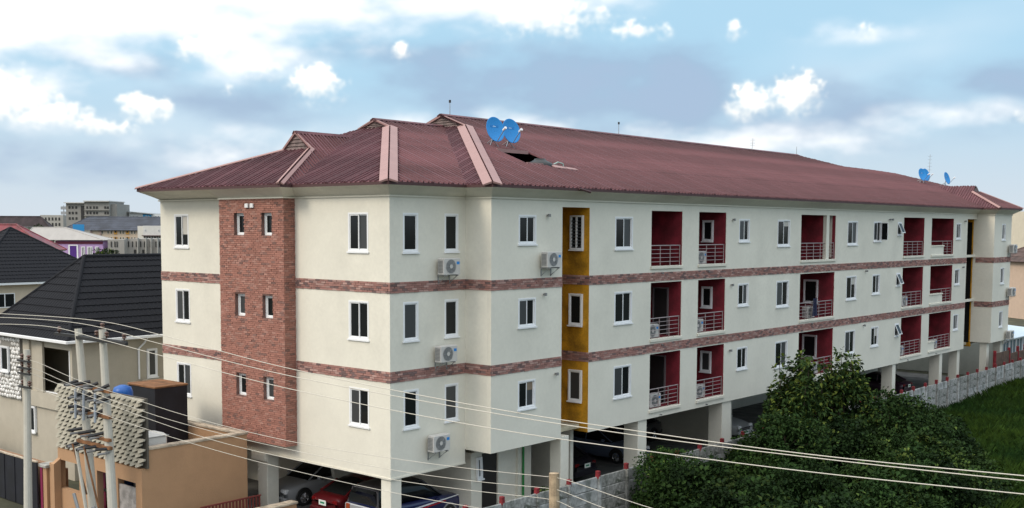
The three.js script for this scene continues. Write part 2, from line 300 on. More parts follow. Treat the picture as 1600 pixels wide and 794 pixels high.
// ---- stair recess with ochre wall, twice
function recess(x0, x1, name) {
  const w = new MB();
  w.box(x1, 2.9, -1.6, x1 + .2, 11.95, ZF - .202);        // wall facing back along the facade
  w.box(x0 - .2, 2.9, -1.6, x0, 11.95, ZF - .202);
  w.box(x0, 2.9, -1.6, x1, 11.95, -1.4); w.box(x0, 11.95, -1.4, x1, 12.09, ZF - .202);
  const o = w.build(name, M.yellow, B); return o;
}
recess(7.89, 9.64, 'stair_recess'); recess(52.95, XW, 'stair_recess');
for (const y of [9.26, 6.16]) { const q = new MB(); q.box(52.951, y, ZF - .2, XW - .001, y + .16, ZF - .02); q.build('recess_lintel', M.cream, B); }
{
  const y = new MB(); y.box(9.63, 2.9, ZF - .202, 9.639, 11.95, ZF); y.build('ochre_reveal', M.yellow, B);
  const f = new MB(); f.box(7.9, 2.88, -1.4, 9.62, 2.98, .3); f.build('recess_floor', M.soffit, B);
  windowAt(B, 'x', 9.535, .37, 1.02, 10.28, 11.65, 'louvre'); windowAt(B, 'x', 9.535, .34, 1.0, 7.22, 8.5, 'single'); windowAt(B, 'x', 9.535, .34, 1.0, 4.12, 5.4, 'single');
}
// ---- far wing
{ const q = new MB(); q.box(XW - .03, 3.2, -.2, XW - .004, 11.7, 1.0); q.build('stair_glazing', M.glass, B); }
{
  const holes = []; for (const dy of rows) holes.push([56.4, 57.2, 10.45 + dy, 11.6 + dy]);
  put('wall', slabXY([[XW + .2, 3.25], [58.5, 3.25], [58.5, HY], [XW + .2, HY]], holes, .2, faceZ(ZW - .2)), M.cream, B);
  put('wall', slabXY([[-ZW, 3.25], [-ZF + .2, 3.25], [-ZF + .2, HY], [-ZW, HY]], [], .2, faceX(XW)), M.cream, B);
  for (const dy of rows) windowAt(B, 'z', ZW, 56.4, 57.2, 10.45 + dy, 11.6 + dy);
  const s = new MB(); s.box(XW + .2, 3.25, ZF, 58.3, 3.4, ZW - .21); s.build('parking_soffit', M.soffit, B);
}
// ---- brick tower and brick bands: every brick is a block on a mortar bed
{
  const TX = -.535, Z0 = -9.17, Z1 = -5.13, Y0 = 2.93, Y1 = 12.24;
  const wz = [[-8.2, -7.57], [-6.46, -5.83]], holes = [], cut = [];
  for (const dy of rows) for (const [a, b] of wz) { const y0 = (dy ? 7.7 : 10.82 + 0) + (dy ? dy + 3.1 : 0), y1 = 11.66 + dy; holes.push([-b, -a, y0, y1]); cut.push([a, b, y0, y1]); }
  put('tower_core', slabXY([[-Z1 + .02, Y0], [-Z0, Y0], [-Z0, Y1], [-Z1 + .02, Y1]], holes, .3, faceX(TX + .02)), M.mortar, B);
  const s = new MB(); s.box(TX + .321, Y0, Z1 - .3, -.001, Y1, Z1 - .02); s.box(TX + .321, Y0, Z0, -.001, Y1, Z0 + .25); s.box(TX + .321, Y0, Z0 + .25, -.001, Y0 + .2, Z1 - .3); s.build('tower_core', M.mortar, B);
  for (const [a, b, y0, y1] of cut) windowAt(B, 'x', TX + .16, a, b, y0, y1, 'single');
  const tower = new MB(), bands = new MB(), H = .078, LEN = .235, J = .012;
  const tone = () => { const k = rr(.82, 1.14), g = rnd(); if (g < .07) return [.22 * k, .12 * k, .10 * k]; if (g < .25) return [.38 * k, .20 * k, .16 * k]; return [.34 * k, .155 * k, .118 * k]; };
  const tone2 = () => { const k = rr(.8, 1.18), g = rnd(); if (g < .16) return [.17 * k, .11 * k, .105 * k]; if (g < .4) return [.40 * k, .25 * k, .22 * k]; return [.32 * k, .165 * k, .14 * k]; };
  function lay(mb, a0, a1, y0, y1, place, cuts, tn2) {   // place(a, y, d) -> point, d outwards from the bed
    let row = 0;
    for (let y = y0; y < y1 - .02; y += H, row++) {
      const yt = Math.min(y + H - J, y1);
      for (let a = a0 - (row % 2) * LEN / 2 - rr(0, .04); a < a1; a += LEN) {
        let s = Math.max(a, a0), e = Math.min(a + LEN - J, a1); if (e - s < .03) continue;
        const segs = [[s, e]];
        for (const [c0, c1, d0, d1] of cuts) if (yt > d0 && y < d1) for (let i = segs.length - 1; i >= 0; i--) { const [p, q] = segs[i]; if (q > c0 && p < c1) { segs.splice(i, 1); if (c0 - p > .03) segs.push([p, c0]); if (q - c1 > .03) segs.push([c1, q]); } }
        for (const [p, q] of segs) {
          mb.col = tn2(); const d = rr(.010, .028), d2 = d + rr(-.005, .005), j = rr(-.003, .003);
          const v = [place(p, y + j, 0), place(q, y + j, 0), place(q, yt + j, 0), place(p, yt + j, 0), place(p, y + j, d), place(q, y + j, d2), place(q, yt + j, d2), place(p, yt + j, d)];
          mb.quad(v[4], v[5], v[6], v[7]); mb.quad(v[1], v[2], v[6], v[5]); mb.quad(v[0], v[4], v[7], v[3]); mb.quad(v[3], v[7], v[6], v[2]); mb.quad(v[0], v[1], v[5], v[4]);
        }
      }
    }
  }
  const pX = x => (a, y, d) => [x - d, y, a], pZ = z => (a, y, d) => [a, y, z + d];
  lay(tower, Z0, Z1, Y0, Y1, pX(TX + .02), cut, tone);
  lay(tower, TX + .02, -.002, Y0, Y1, pZ(Z1 - .02), [], tone);
  tower.build('brick_cladding', M.brick, B).userData.kind = 'stuff';
  const bed = new MB();
  for (const [y0, y1] of [[8.868, 9.244], [5.762, 6.144]]) {
    const yy = [y0, y1];
    const X = (x, z0, z1) => { bed.box(x - .008, y0, z0, x + .001, y1, z1); lay(bands, z0, z1, ...yy, pX(x - .008), [], tone2); };
    const Z = (z, x0, x1) => { bed.box(x0, y0, z - .001, x1, y1, z + .008); lay(bands, x0, x1, ...yy, pZ(z + .008), [], tone2); };
    X(0, -14.19, -9.2); X(0, -5.1, .03); Z(0, .0, 3.77); X(3.77, .0, ZF + .03); Z(ZF, 3.77, 7.89); X(9.638, -1.38, ZF + .03); Z(ZF, 9.64, 52.9); X(XW, ZF + .0, ZW + .03); Z(ZW, XW, 58.5);
  }
  bed.build('band_mortar', M.mortar, B);
  bands.build('brick_band', M.brick, B).userData.kind = 'stuff';
  // two small white vents under the eave of the tower
  for (const z of [-7.42, -7.1]) { const v = new MB(); v.cbox(TX - .07, 11.86, z, TX, 12.02, z + .2, .015); v.build('wall_vent', M.white, B); }
}
// ---- balconies
const acUnits = [];
function balcony(a0, a1, k, dy, opt = {}) {
  const y0 = 9.5 + dy + (dy ? -.06 : 0), y1 = 11.9 + dy, zi = ZF - .202, zb = -.75;
  const w = new MB();
  w.box(a1, y0, zb, a1 + .12, y1, zi); w.box(a0 - .12, y0, zb, a0, y1, zi); w.box(a0 - .12, y0, zb - .12, a1 + .12, y1, zb); w.box(a0 - .12, y1, zb - .12, a1 + .12, y1 + .1, zi); w.box(a0 - .12, y0 - .12, zb - .12, a1 + .12, y0, zi);
  const o = w.build('balcony', M.maroon, B);
  for (const [q0, q1] of [[a1 - .012, a1 - .001], [a0 + .001, a0 + .01]]) { const rv = new MB(); rv.box(q0, y0 + .022, zi, q1, y1, ZF - .02); rv.build('reveal', M.maroon, o); }
  const s = new MB(); s.cbox(a0 - .04, y0 - .10, zi, a1 + .04, y0 + .02, ZF + .07, .012); s.build('sill', M.creamTrim, o);
  const zr = ZF - .09, ht = .88;
  const r0 = opt.step ? opt.step + .02 : a0 + .02;
  const r = new MB(); const yb = y0 + .02;
  r.bar([r0, yb + ht, zr], [a1 - .02, yb + ht, zr], .026); for (let i = 1; i <= 4; i++) r.bar([r0, yb + ht * i / 5, zr], [a1 - .02, yb + ht * i / 5, zr], .013, .013, 6);
  const n = Math.max(2, Math.round((a1 - r0) / .8)); for (let i = 0; i <= n; i++) { const x = mix(r0 + .03, a1 - .05, i / n); r.bar([x, yb, zr], [x, yb + ht, zr], .02); }
  r.build('railing', M.steel, o);
  if (opt.step) { const p = new MB(); p.box(a0, y0 + .021, zi, opt.step, y0 + .56, ZF - .001); p.build('parapet', M.cream, o); const q = new MB(); q.cbox(a0 - .03, y0 + .561, zi - .02, opt.step + .03, y0 + .64, ZF + .05, .012); q.build('parapet_coping', M.creamTrim, o); const e = new MB(); e.bar([a0 + .02, yb + ht, zr], [r0, yb + ht, zr], .026); e.build('railing', M.steel, o); }
  if (opt.win) { const [z0, z1, h0, h1] = opt.win; windowAt(o, 'x', a1 - .1, z0, z1, y0 + h0, y0 + h1, 'single'); }
  if (opt.door) { const [z0, z1] = opt.door, d = new MB(); d.box(a1 - .02, y0 + .02, z0, a1 - .004, y0 + 2.1, z1); d.build('doorway', M.dark, o); const f = new MB(); f.box(a1 - .05, y0, z1, a1 - .001, y0 + 2.15, z1 + .07); f.box(a1 - .05, y0, z0 - .07, a1 - .001, y0 + 2.15, z0); f.box(a1 - .05, y0 + 2.1, z0, a1 - .001, y0 + 2.15, z1); f.build('door_frame', opt.frame ?? M.white, o); }
  if (opt.post) { const p = new MB(); for (const [x, z, d] of opt.post) p.box(x, y0, z, x + d, y1, z + d); p.build('post', M.creamTrim, o); }
  if (opt.pillar) { const p = new MB(); p.box(opt.pillar, y0 + .021, zi, opt.pillar + .34, y1, ZF - .004); p.build('pillar', M.cream, o); const q = new MB(); q.box(a1 - .03, y0 + .1, zb, a1 - .013, y1 - .02, zi); q.build('inner_panel', M.cream, o); const v = new MB(); v.box(opt.pillar + .02, y0 + .001, zb, opt.pillar + .3, y1 - .001, zi - .001); v.build('partition', M.maroon, o); }
  if (opt.ac) acUnits.push([opt.ac, y0, zr - .55]);
  return o;
}
balcony(14.05, 16.5, 0, 0); balcony(14.05, 16.5, 0, -3.1, { door: [-.15, .55], frame: M.galv, ac: 14.35 }); balcony(14.05, 16.5, 0, -6.2, { door: [-.45, .45], frame: M.galv, ac: 14.6 });
balcony(17.9, 20.32, 1, 0, { win: [.05, .62, 1.05, 2.05], post: [[18.5, -.3, .14]], ac: 18.3 }); balcony(17.9, 20.32, 1, -3.1, { win: [.05, .62, 1.05, 2.05], post: [[18.5, -.3, .14]], ac: 18.1 }); balcony(17.9, 20.32, 1, -6.2, { win: [.05, .62, 1.05, 2.05], post: [[18.5, -.3, .14]], ac: 18.35 });
balcony(28, 32.12, 2, 0, { pillar: 31.0, post: [[29.2, -.1, .3]] }); balcony(28, 32.12, 2, -3.1, { win: [-.5, .35, .7, 2.0], post: [[29.2, .1, .22]], ac: 29.6 }); balcony(28, 32.12, 2, -6.2, { win: [-.5, .35, .7, 2.0], post: [[28.8, .3, .12], [29.6, .3, .12]], ac: 30.2 });
balcony(41.72, 45.08, 3, 0); balcony(41.72, 45.08, 3, -3.1, { ac: 42.6 }); balcony(41.72, 45.08, 3, -6.2, { ac: 42.2 });
balcony(46.33, 50.3, 4, 0, { step: 48.55, post: [[47.8, .3, .12]] }); balcony(46.33, 50.3, 4, -3.1, { step: 48.55, post: [[46.7, .1, .6]] }); balcony(46.33, 50.3, 4, -6.2, { step: 47.4, post: [[47.6, .3, .12]], ac: 47.9 });

// ---- cove, moulding, fascia round the whole block
const PERIM = [[0, -14.19, -1.085, -14.2], [0, -9.17, -1.085, -9.17], [-.535, -9.17, -1.085, -9.16], [-.535, -5.13, -1.085, -4.6], [0, -5.13, -.55, -4.6], [0, 0, -.55, .55], [3.77, 0, 3.22, .55], [3.77, ZF, 3.22, 1.84], [XW, ZF, 54.25, 1.84], [XW, ZW, 54.25, 3.05], [58.5, ZW, 59.05, 3.05], [58.5, -15.48, 59.05, -16.03], [3.77, -15.48, 3.22, -16.03], [3.77, -14.19, 3.22, -14.74]];
const EY = 12.67, SL = .385;
{
  const cv = new MB(), fa = new MB(), mo = new MB(), prof = [[0, 0], [.16, .2], [.36, .42], [.64, .7], [.97, 1]];
  const n = PERIM.length, P = (i, k) => { const [x, z, X, Zz] = PERIM[i % n], [f, g] = prof[k]; return [mix(x, X, f), 12.245 + g * (EY - .1 - 12.245), mix(z, Zz, f)]; };
  for (let i = 0; i < n; i++) {
    for (let k = 0; k + 1 < prof.length; k++) cv.quad(P(i, k), P(i + 1, k), P(i + 1, k + 1), P(i, k + 1));
    const a = PERIM[i], b = PERIM[(i + 1) % n];
    const out = (q, f) => [mix(q[0], q[2], f), mix(q[1], q[3], f)];
    const strip = (mb, f0, f1, y0, y1) => { const [ax, az] = out(a, f0), [bx, bz] = out(b, f0), [cx, cz] = out(b, f1), [dx, dz] = out(a, f1); mb.hexa([[ax, y0, az], [bx, y0, bz], [bx, y1, bz], [ax, y1, az], [dx, y0, dz], [cx, y0, cz], [cx, y1, cz], [dx, y1, dz]]); };
    strip(fa, .93, 1.0, EY - .1, EY - .012);
    strip(mo, -.05, .10, 12.19, 12.244);
  }
  cv.build('eave_cove', M.creamTrim, B); mo.build('eave_moulding', M.creamTrim, B); fa.build('fascia', M.fascia, B);
}
// ---- columns and ground-floor rooms
{
  for (const [x, z, wx, wz, top] of [[.06, -7.68, .55, .6, 2.39], [.06, -.56, .52, .5, 2.39], [8.0, .65, .52, .55, 2.92], [13.35, .45, .66, .75, 2.92], [20.4, .45, .85, .75, 2.92], [27.3, .5, .7, .7, 2.92], [34.2, .5, .7, .7, 2.92], [40.8, .5, .5, .7, 2.92], [48.7, .5, .5, .7, 2.92], [52.3, .5, .5, .6, 2.92], [55.0, 1.7, .5, .5, 3.26], [57.9, 1.7, .5, .5, 3.26], [8.0, -6.9, .5, .5, 2.62], [.06, -13.7, .5, .5, 2.4]]) { const c = new MB(); c.cbox(x, 0, z, x + wx, top, z + wz, .015); c.build('column', M.cream, B); }
  const br = new MB(); br.cbox(-.03, 2.03, -8.02, .6, 2.385, -7.1, .05); br.build('column_bracket', M.cream, B);
  const w = new MB(); w.box(4.45, 0, -6.8, 4.65, 2.6, -.32); w.box(6.0, 0, -.52, 7.05, 3.02, -.32); w.box(4.65, 0, -.52, 5.05, 3.02, -.32); w.box(5.05, 2.5, -.52, 6.0, 3.02, -.32); w.box(7.05, 0, -.6, 7.4, 3.02, -.2); w.box(7.4, 0, -.52, 8.0, 3.02, -.32);
  w.box(3.2, 0, -13.9, 3.4, 2.61, -6.8); w.box(3.4, 0, -7.0, 4.65, 2.59, -6.8); w.box(10.2, 0, -6.6, 58.3, 3.01, -6.4); w.box(9.9, 0, -6.6, 10.1, 3.01, .2);
  w.box(.7, 0, -13.95, 3.2, 2.6, -13.8); w.box(24.3, 0, -6.4, 24.5, 3.01, -.6); w.box(46.0, 0, -5.5, 50.2, 3.01, -5.3); w.box(49.6, 0, -3.4, 52.5, 3.01, -3.2);
  w.build('ground_floor_wall', M.cream, B);
  const d = new MB(); d.box(5.05, 0, -.46, 6.0, 2.5, -.4); d.build('door', mat(.02, .017, .016, .5), B);
  const g = windowAt(B, 'z', -.21, 4.72, 5.0, 1.55, 2.4, 'single'); g.rotation.z = .06;
  const p = new MB(); p.bar([7.3, 0, -.14], [7.3, 2.95, -.14], .045); p.build('green_drain_pipe', mat(.02, .22, .05, .5), B);
}
// ---- roof of ribbed metal sheets
const roof = new THREE.Group(); roof.name = 'roof'; B.add(roof);
function clip(poly, axis, v, keepLess) {
  const out = [];
  for (let i = 0; i < poly.length; i++) {
    const a = poly[i], b = poly[(i + 1) % poly.length], ia = keepLess ? a[axis] <= v : a[axis] >= v, ib = keepLess ? b[axis] <= v : b[axis] >= v;
    if (ia) out.push(a);
    if (ia !== ib) { const t = (v - a[axis]) / (b[axis] - a[axis]); out.push([mix(a[0], b[0], t), mix(a[1], b[1], t)]); }
  }
  return out.length > 2 ? out : null;
}
const strip2 = (p, a, b) => { let q = clip(p, 0, a, false); if (q) q = clip(q, 0, b, true); return q; };
function roofFace(verts, along, { sheet = 1.0, rib = .25, hole = null, start = 0, m = M.roof } = {}) {
  const V = verts.map(v => new THREE.Vector3(...v)), O = V[0];
  const e1 = new THREE.Vector3(...along).normalize();
  let nrm = new THREE.Vector3(); for (let i = 1; i + 1 < V.length; i++) nrm.add(new THREE.Vector3().crossVectors(V[i].clone().sub(O), V[i + 1].clone().sub(O)));
  nrm.normalize(); if (nrm.y < 0) nrm.negate();
  const e2 = new THREE.Vector3().crossVectors(nrm, e1).normalize(); if (e2.y < 0) e2.negate();
  const P = V.map(v => { const d = v.clone().sub(O); return [d.dot(e1), d.dot(e2)]; });
  const back = (q, h) => [O.x + e1.x * q[0] + e2.x * q[1] + nrm.x * h, O.y + e1.y * q[0] + e2.y * q[1] + nrm.y * h, O.z + e1.z * q[0] + e2.z * q[1] + nrm.z * h];
  const lo = Math.min(...P.map(p => p[0])), hi = Math.max(...P.map(p => p[0]));
  const prism = (mb, q, h0, h1, in_ = 0) => {
    const cx = q.reduce((s, p) => s + p[0], 0) / q.length;
    const top = q.map(p => back([p[0] + (p[0] < cx ? in_ : -in_), p[1]], h1)), bot = q.map(p => back(p, h0));
    for (let i = 1; i + 1 < top.length; i++) mb.tri(top[0], top[i], top[i + 1]);
    for (let i = 0; i < q.length; i++) { const j = (i + 1) % q.length; mb.quad(bot[i], bot[j], top[j], top[i]); }
  };
  let k = 0;
  for (let a = lo - start; a < hi; a += sheet, k++) {
    const s = strip2(P, a, Math.min(a + sheet, hi)); if (!s) continue;
    const parts = hole && a + sheet / 2 > hole[0] && a + sheet / 2 < hole[1] ? [clip(s, 1, hole[2], true), clip(s, 1, hole[3], false)] : [s];
    const mb = new MB(), lift = .003 + rr(0, .006);
    for (const q of parts) {
      if (!q) continue;
      prism(mb, q, -.02, lift);
      for (let c = a + rib / 2; c < a + sheet - .01; c += rib) { const t = strip2(q, c - .038, c + .038); if (t) prism(mb, t, lift - .002, lift + .055, .016); }
      const t = strip2(q, a - .001, a + .075); if (t) prism(mb, t, lift - .002, lift + .065, .016);
    }
    mb.build('roof_sheet', m, roof);
  }
}
function capStrip(A, Bp, P, Q, w, name = 'hip_cap', lift = .085, m = M.cap) {   // folded cap along A-B, wings towards P and Q
  const a = new THREE.Vector3(...A), b = new THREE.Vector3(...Bp), d = b.clone().sub(a).normalize(), mb = new MB();
  for (const q of [P, Q]) {
    const s = new THREE.Vector3(...q).sub(a); s.addScaledVector(d, -s.dot(d)).normalize();
    const up = new THREE.Vector3().crossVectors(d, s).normalize(); if (up.y < 0) up.negate();
    const pt = (o, k, h) => [o.x + s.x * k + up.x * h, o.y + s.y * k + up.y * h, o.z + s.z * k + up.z * h];
    mb.quad(pt(a, 0, lift + .02), pt(b, 0, lift + .02), pt(b, w, lift), pt(a, w, lift));
    mb.quad(pt(a, w, lift), pt(b, w, lift), pt(b, w, lift - .03), pt(a, w, lift - .03));
    mb.quad(pt(a, 0, lift + .02), pt(a, w, lift), pt(a, w, lift - .05), pt(a, 0, lift - .05));
  }
  return mb.build(name, m, roof);
}
function gablet(base0, base1, peak, out) {       // slatted little gable, facing out (unit x)
  const n = 5, b0 = new THREE.Vector3(...base0), b1 = new THREE.Vector3(...base1), pk = new THREE.Vector3(...peak);
  const bk = new MB(); bk.tri(base0, base1, peak); bk.build('gable_backing', M.fascia, roof);
  for (let i = 0; i < n; i++) {
    const t0 = i / n + .015, t1 = (i + 1) / n - .015, L0 = b0.clone().lerp(pk, t0), R0 = b1.clone().lerp(pk, t0), L1 = b0.clone().lerp(pk, t1), R1 = b1.clone().lerp(pk, t1), s = new MB(), ox = out * .05, o2 = out * .015;
    s.quad([L0.x + ox, L0.y, L0.z], [R0.x + ox, R0.y, R0.z], [R1.x + o2, R1.y, R1.z], [L1.x + o2, L1.y, L1.z]);
    s.quad([L0.x + ox, L0.y, L0.z], [R0.x + ox, R0.y, R0.z], [R0.x, R0.y, R0.z], [L0.x, L0.y, L0.z]);
    s.build('gable_slat', M.slat, roof);
  }
  for (const b of [base0, base1]) { const v = new MB(); const o = out * .1; const dz = Math.sign(b[2] - peak[2]) * .1; v.hexa([[b[0], b[1] - .05, b[2] + dz], [b[0] + o, b[1] - .05, b[2] + dz], [b[0] + o, b[1] + .05, b[2] + dz], [b[0], b[1] + .05, b[2] + dz], [peak[0], peak[1] - .05, peak[2]], [peak[0] + o, peak[1] - .05, peak[2]], [peak[0] + o, peak[1] + .06, peak[2]], [peak[0], peak[1] + .06, peak[2]]]); v.build('barge_board', M.cap, roof); }
}
{
  const mz = z => EY + SL * (1.84 - z), wz = z => EY + SL * (.55 - z);
  const RM = -7.1, gm = 9.8, gmz = -5.7, gmy = mz(gmz), gw = 5.8, gwz = -6.2, gwy = wz(gwz), my = mz(RM), wy = wz(RM);
  const sx = (gmy - EY) / (gm - 3.22), vz = .55 - sx * (gm - 3.22) / SL;
  const pts = zs => zs.map(([x, z]) => [x, mz(z), z]);
  const TOP = [[44, RM], [47.4, -5.35], [52.04, -5.2], [55.45, -4.9], [60.4, -2.75]];
  // long street-side slope, with the hatch left open over the tank
  roofFace(pts([[3.22, 1.84], [54.25, 1.84], [56.65, -2.39], [60, -2.39], ...[...TOP].reverse(), [gm - .2, RM], [gm - .2, gmz]].slice(0, -1).concat([[gm, gmz]])), [1, 0, 0], { start: .02, hole: [5.0 - .02, 7.0 - .02, (1.84 + .75) * 1.0715, (1.84 + 2.35) * 1.0715] });
  roofFace([[3.22, EY, 1.84], [3.22, EY, .55], [gm, gmy, vz], [gm, gmy, gmz]], [0, 0, 1], { sheet: .66, rib: .165 });
  roofFace([[-.55, EY, .55], [3.22, EY, .55], [gm, wz(vz), vz], [gm, wy, RM], [gw - .15, wy, RM], [gw - .05, gwy, gwz]], [1, 0, 0]);
  roofFace([[-.55, EY, .55], [-.55, EY, -14.74], [gw, gwy, 2 * RM - gwz], [gw, gwy, gwz]], [0, 0, 1]);
  // porch roof over the brick tower
  const dx = 2.0, dy = 14.18;
  roofFace([[-1.085, EY, -14.2], [-1.085, EY, -4.6], [dx, dy, -6.62], [dx, dy, -8.25]], [0, 0, 1]);
  roofFace([[-1.085, EY, -4.6], [-.2, EY - .02, -4.6], [5.2, 14.87, -7.5], [dx - .1, 14.87, -7.5], [dx, dy, -6.62]], [1, 0, 0], { sheet: .7, rib: .175 });
  { const q = new MB(), D1 = [dx, dy, -8.25], E2 = [5.2, 14.3, -8.9]; q.tri([-1.085, EY, -14.2], D1, [4, EY, -14.2]); q.tri(D1, E2, [4, EY, -14.2]); q.quad(D1, [dx - .1, 14.87, -7.5], [5.2, 14.87, -7.5], E2); q.build('back_slope', M.roofFar, roof); }
  gablet([dx, dy, -6.62], [dx, dy, -8.25], [dx, 14.87, -7.5], -1);
  gablet([gw, gwy, gwz], [gw, gwy, 2 * RM - gwz], [gw, wy, RM], -1);
  gablet([gm, gmy, gmz], [gm, gmy, 2 * RM - gmz], [gm, my, RM], -1);
  // slopes turned away
  roofFace([[-.55, EY, -14.74], [3.22, EY, -14.74], [gm, wy, RM], [gw - .1, wy, RM], [gw, gwy, 2 * RM - gwz]], [1, 0, 0], { m: M.roofFar });
  const by = z => EY + (my - EY) * (z + 16.03) / (RM + 16.03);
  roofFace([[3.22, EY, -16.03], [50, EY, -16.03], [44, my, RM], [gm, my, RM], [gm, by(-8.6), -8.6]], [1, 0, 0], { sheet: 1.8, m: M.roofFar });
  const bb = new MB(); for (let i = 0; i + 1 < TOP.length; i++) { const a = TOP[i], b = TOP[i + 1]; bb.quad([a[0], mz(a[1]), a[1]], [b[0], mz(b[1]), b[1]], [Math.max(50, b[0]), EY, -16.03], [Math.max(50, a[0]), EY, -16.03]); } bb.build('back_slope', M.roofFar, roof);
  // far wing roof
  const fp = [56.65, 14.3, .45];
  roofFace([[54.25, EY, 1.84], [54.25, EY, 3.05], [56.0, 13.86, .55], [fp[0], fp[1], fp[2]], [56.65, 14.3, -2.39]], [0, 0, 1], { sheet: .76, rib: .19 });
  roofFace([[54.25, EY, 3.05], [59.05, EY, 3.05], [57.3, 13.86, .55], [56.0, 13.86, .55]], [1, 0, 0]);
  roofFace([[59.05, EY, 3.05], [59.05, EY, -2.4], [56.65, 14.3, -2.39], [fp[0], fp[1], fp[2]], [57.3, 13.86, .55]], [0, 0, 1]);
  const fg = new MB(); fg.tri([56, 13.86, .56], [57.3, 13.86, .56], [56.65, 14.3, .56]); fg.build('gable_backing', M.slat, roof);
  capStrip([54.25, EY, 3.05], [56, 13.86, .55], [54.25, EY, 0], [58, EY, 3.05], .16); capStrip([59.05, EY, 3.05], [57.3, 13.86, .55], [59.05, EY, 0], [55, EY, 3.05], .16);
  // caps
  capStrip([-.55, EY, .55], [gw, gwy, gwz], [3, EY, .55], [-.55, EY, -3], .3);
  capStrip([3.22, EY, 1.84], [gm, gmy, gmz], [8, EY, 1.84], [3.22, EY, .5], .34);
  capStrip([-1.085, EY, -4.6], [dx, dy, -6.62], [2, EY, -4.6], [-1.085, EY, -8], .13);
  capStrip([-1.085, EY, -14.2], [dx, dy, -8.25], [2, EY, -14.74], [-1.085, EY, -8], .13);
  capStrip([gm - .12, my, RM], [44, my, RM], [gm, gmy, gmz], [gm, gmy, 2 * RM - gmz], .2, 'ridge_cap', .08, M.roof);
  capStrip([gw - .12, wy, RM], [gm, wy, RM], [gw, gwy, gwz], [gw, gwy, 2 * RM - gwz], .18, 'ridge_cap', .08, M.roof);
  capStrip([dx - .12, 14.87, -7.5], [5.1, 14.87, -7.5], [dx, 14.0, -6.6], [dx, 14.0, -8.4], .14, 'ridge_cap', .08, M.roof);
  // hatch: raised edge trim and roof void
  const hz = [-.75, -2.35], ht = new MB();
  for (const z of hz) ht.hexa([[8.15, mz(z) - .05, z - .03], [10.1, mz(z) - .05, z - .03], [10.1, mz(z) + .09, z - .03], [8.15, mz(z) + .09, z - .03], [8.15, mz(z) - .05, z + .03], [10.1, mz(z) - .05, z + .03], [10.1, mz(z) + .09, z + .03], [8.15, mz(z) + .09, z + .03]]);
  ht.build('hatch_trim', M.cap, roof);
  const lean = new MB(); lean.hexa([[9.55, mz(-.75) + .05, -.75], [10.9, mz(-.45) + .04, -.45], [10.9, mz(-.45) + .07, -.45], [9.55, mz(-.75) + .08, -.75], [9.55, mz(-.4) + .05, -.4], [10.9, mz(-.25) + .04, -.25], [10.9, mz(-.25) + .07, -.25], [9.55, mz(-.4) + .08, -.4]]); lean.build('loose_sheet', M.cap, roof);
  // torn gutter piece hanging off the eave
  const gt = new MB(); gt.bar([8.15, EY - .02, 1.9], [8.75, EY - .14, 1.98], .04, .05); gt.build('bent_gutter_end', M.fascia, roof);
}

// small wall lamps, drain stubs
{
  for (const [x, y] of [[20.9, 11.58], [20.85, 8.48], [20.8, 5.35], [6.95, 11.62], [6.75, 8.62], [7.5, 5.5], [39.4, 11.75], [39.75, 11.75], [36.2, 8.75], [36.1, 5.6], [52.3, 11.75], [52.2, 8.6]]) { const l = new MB(); l.bar([x, y, ZF], [x, y, ZF + .08], .035, .035, 8); l.box(x - .05, y - .06, ZF + .08, x + .05, y + .05, ZF + .15); l.build('wall_lamp', M.fanGrey, B); }
  for (const [a0, a1] of BALS) for (const dy of rows) { const d = new MB(), x = mix(a0, a1, .35), y = 9.2 + dy; d.bar([x, y, ZF - .05], [x, y - .02, ZF + .1], .03, .03, 8); d.build('drain_stub', M.galv, B); }
  const c = thing('hanging_cloth', 'navy cloth hung over the middle third balcony railing', 'cloth', [29.9, 6.34, ZF - .09]); const g = new THREE.PlaneGeometry(.6, .95, 14, 16); { const p = g.attributes.position; for (let i = 0; i < p.count; i++) { const x = p.getX(i), y = p.getY(i); p.setXYZ(i, x * (1 - .12 * Math.sin(y * 3)), y + .62, .05 + .035 * Math.sin(x * 16 + y * 2) + .02 * Math.sin(x * 31)); } g.computeVertexNormals(); } put('fabric', g, mat(.012, .016, .05, .9), c);
}
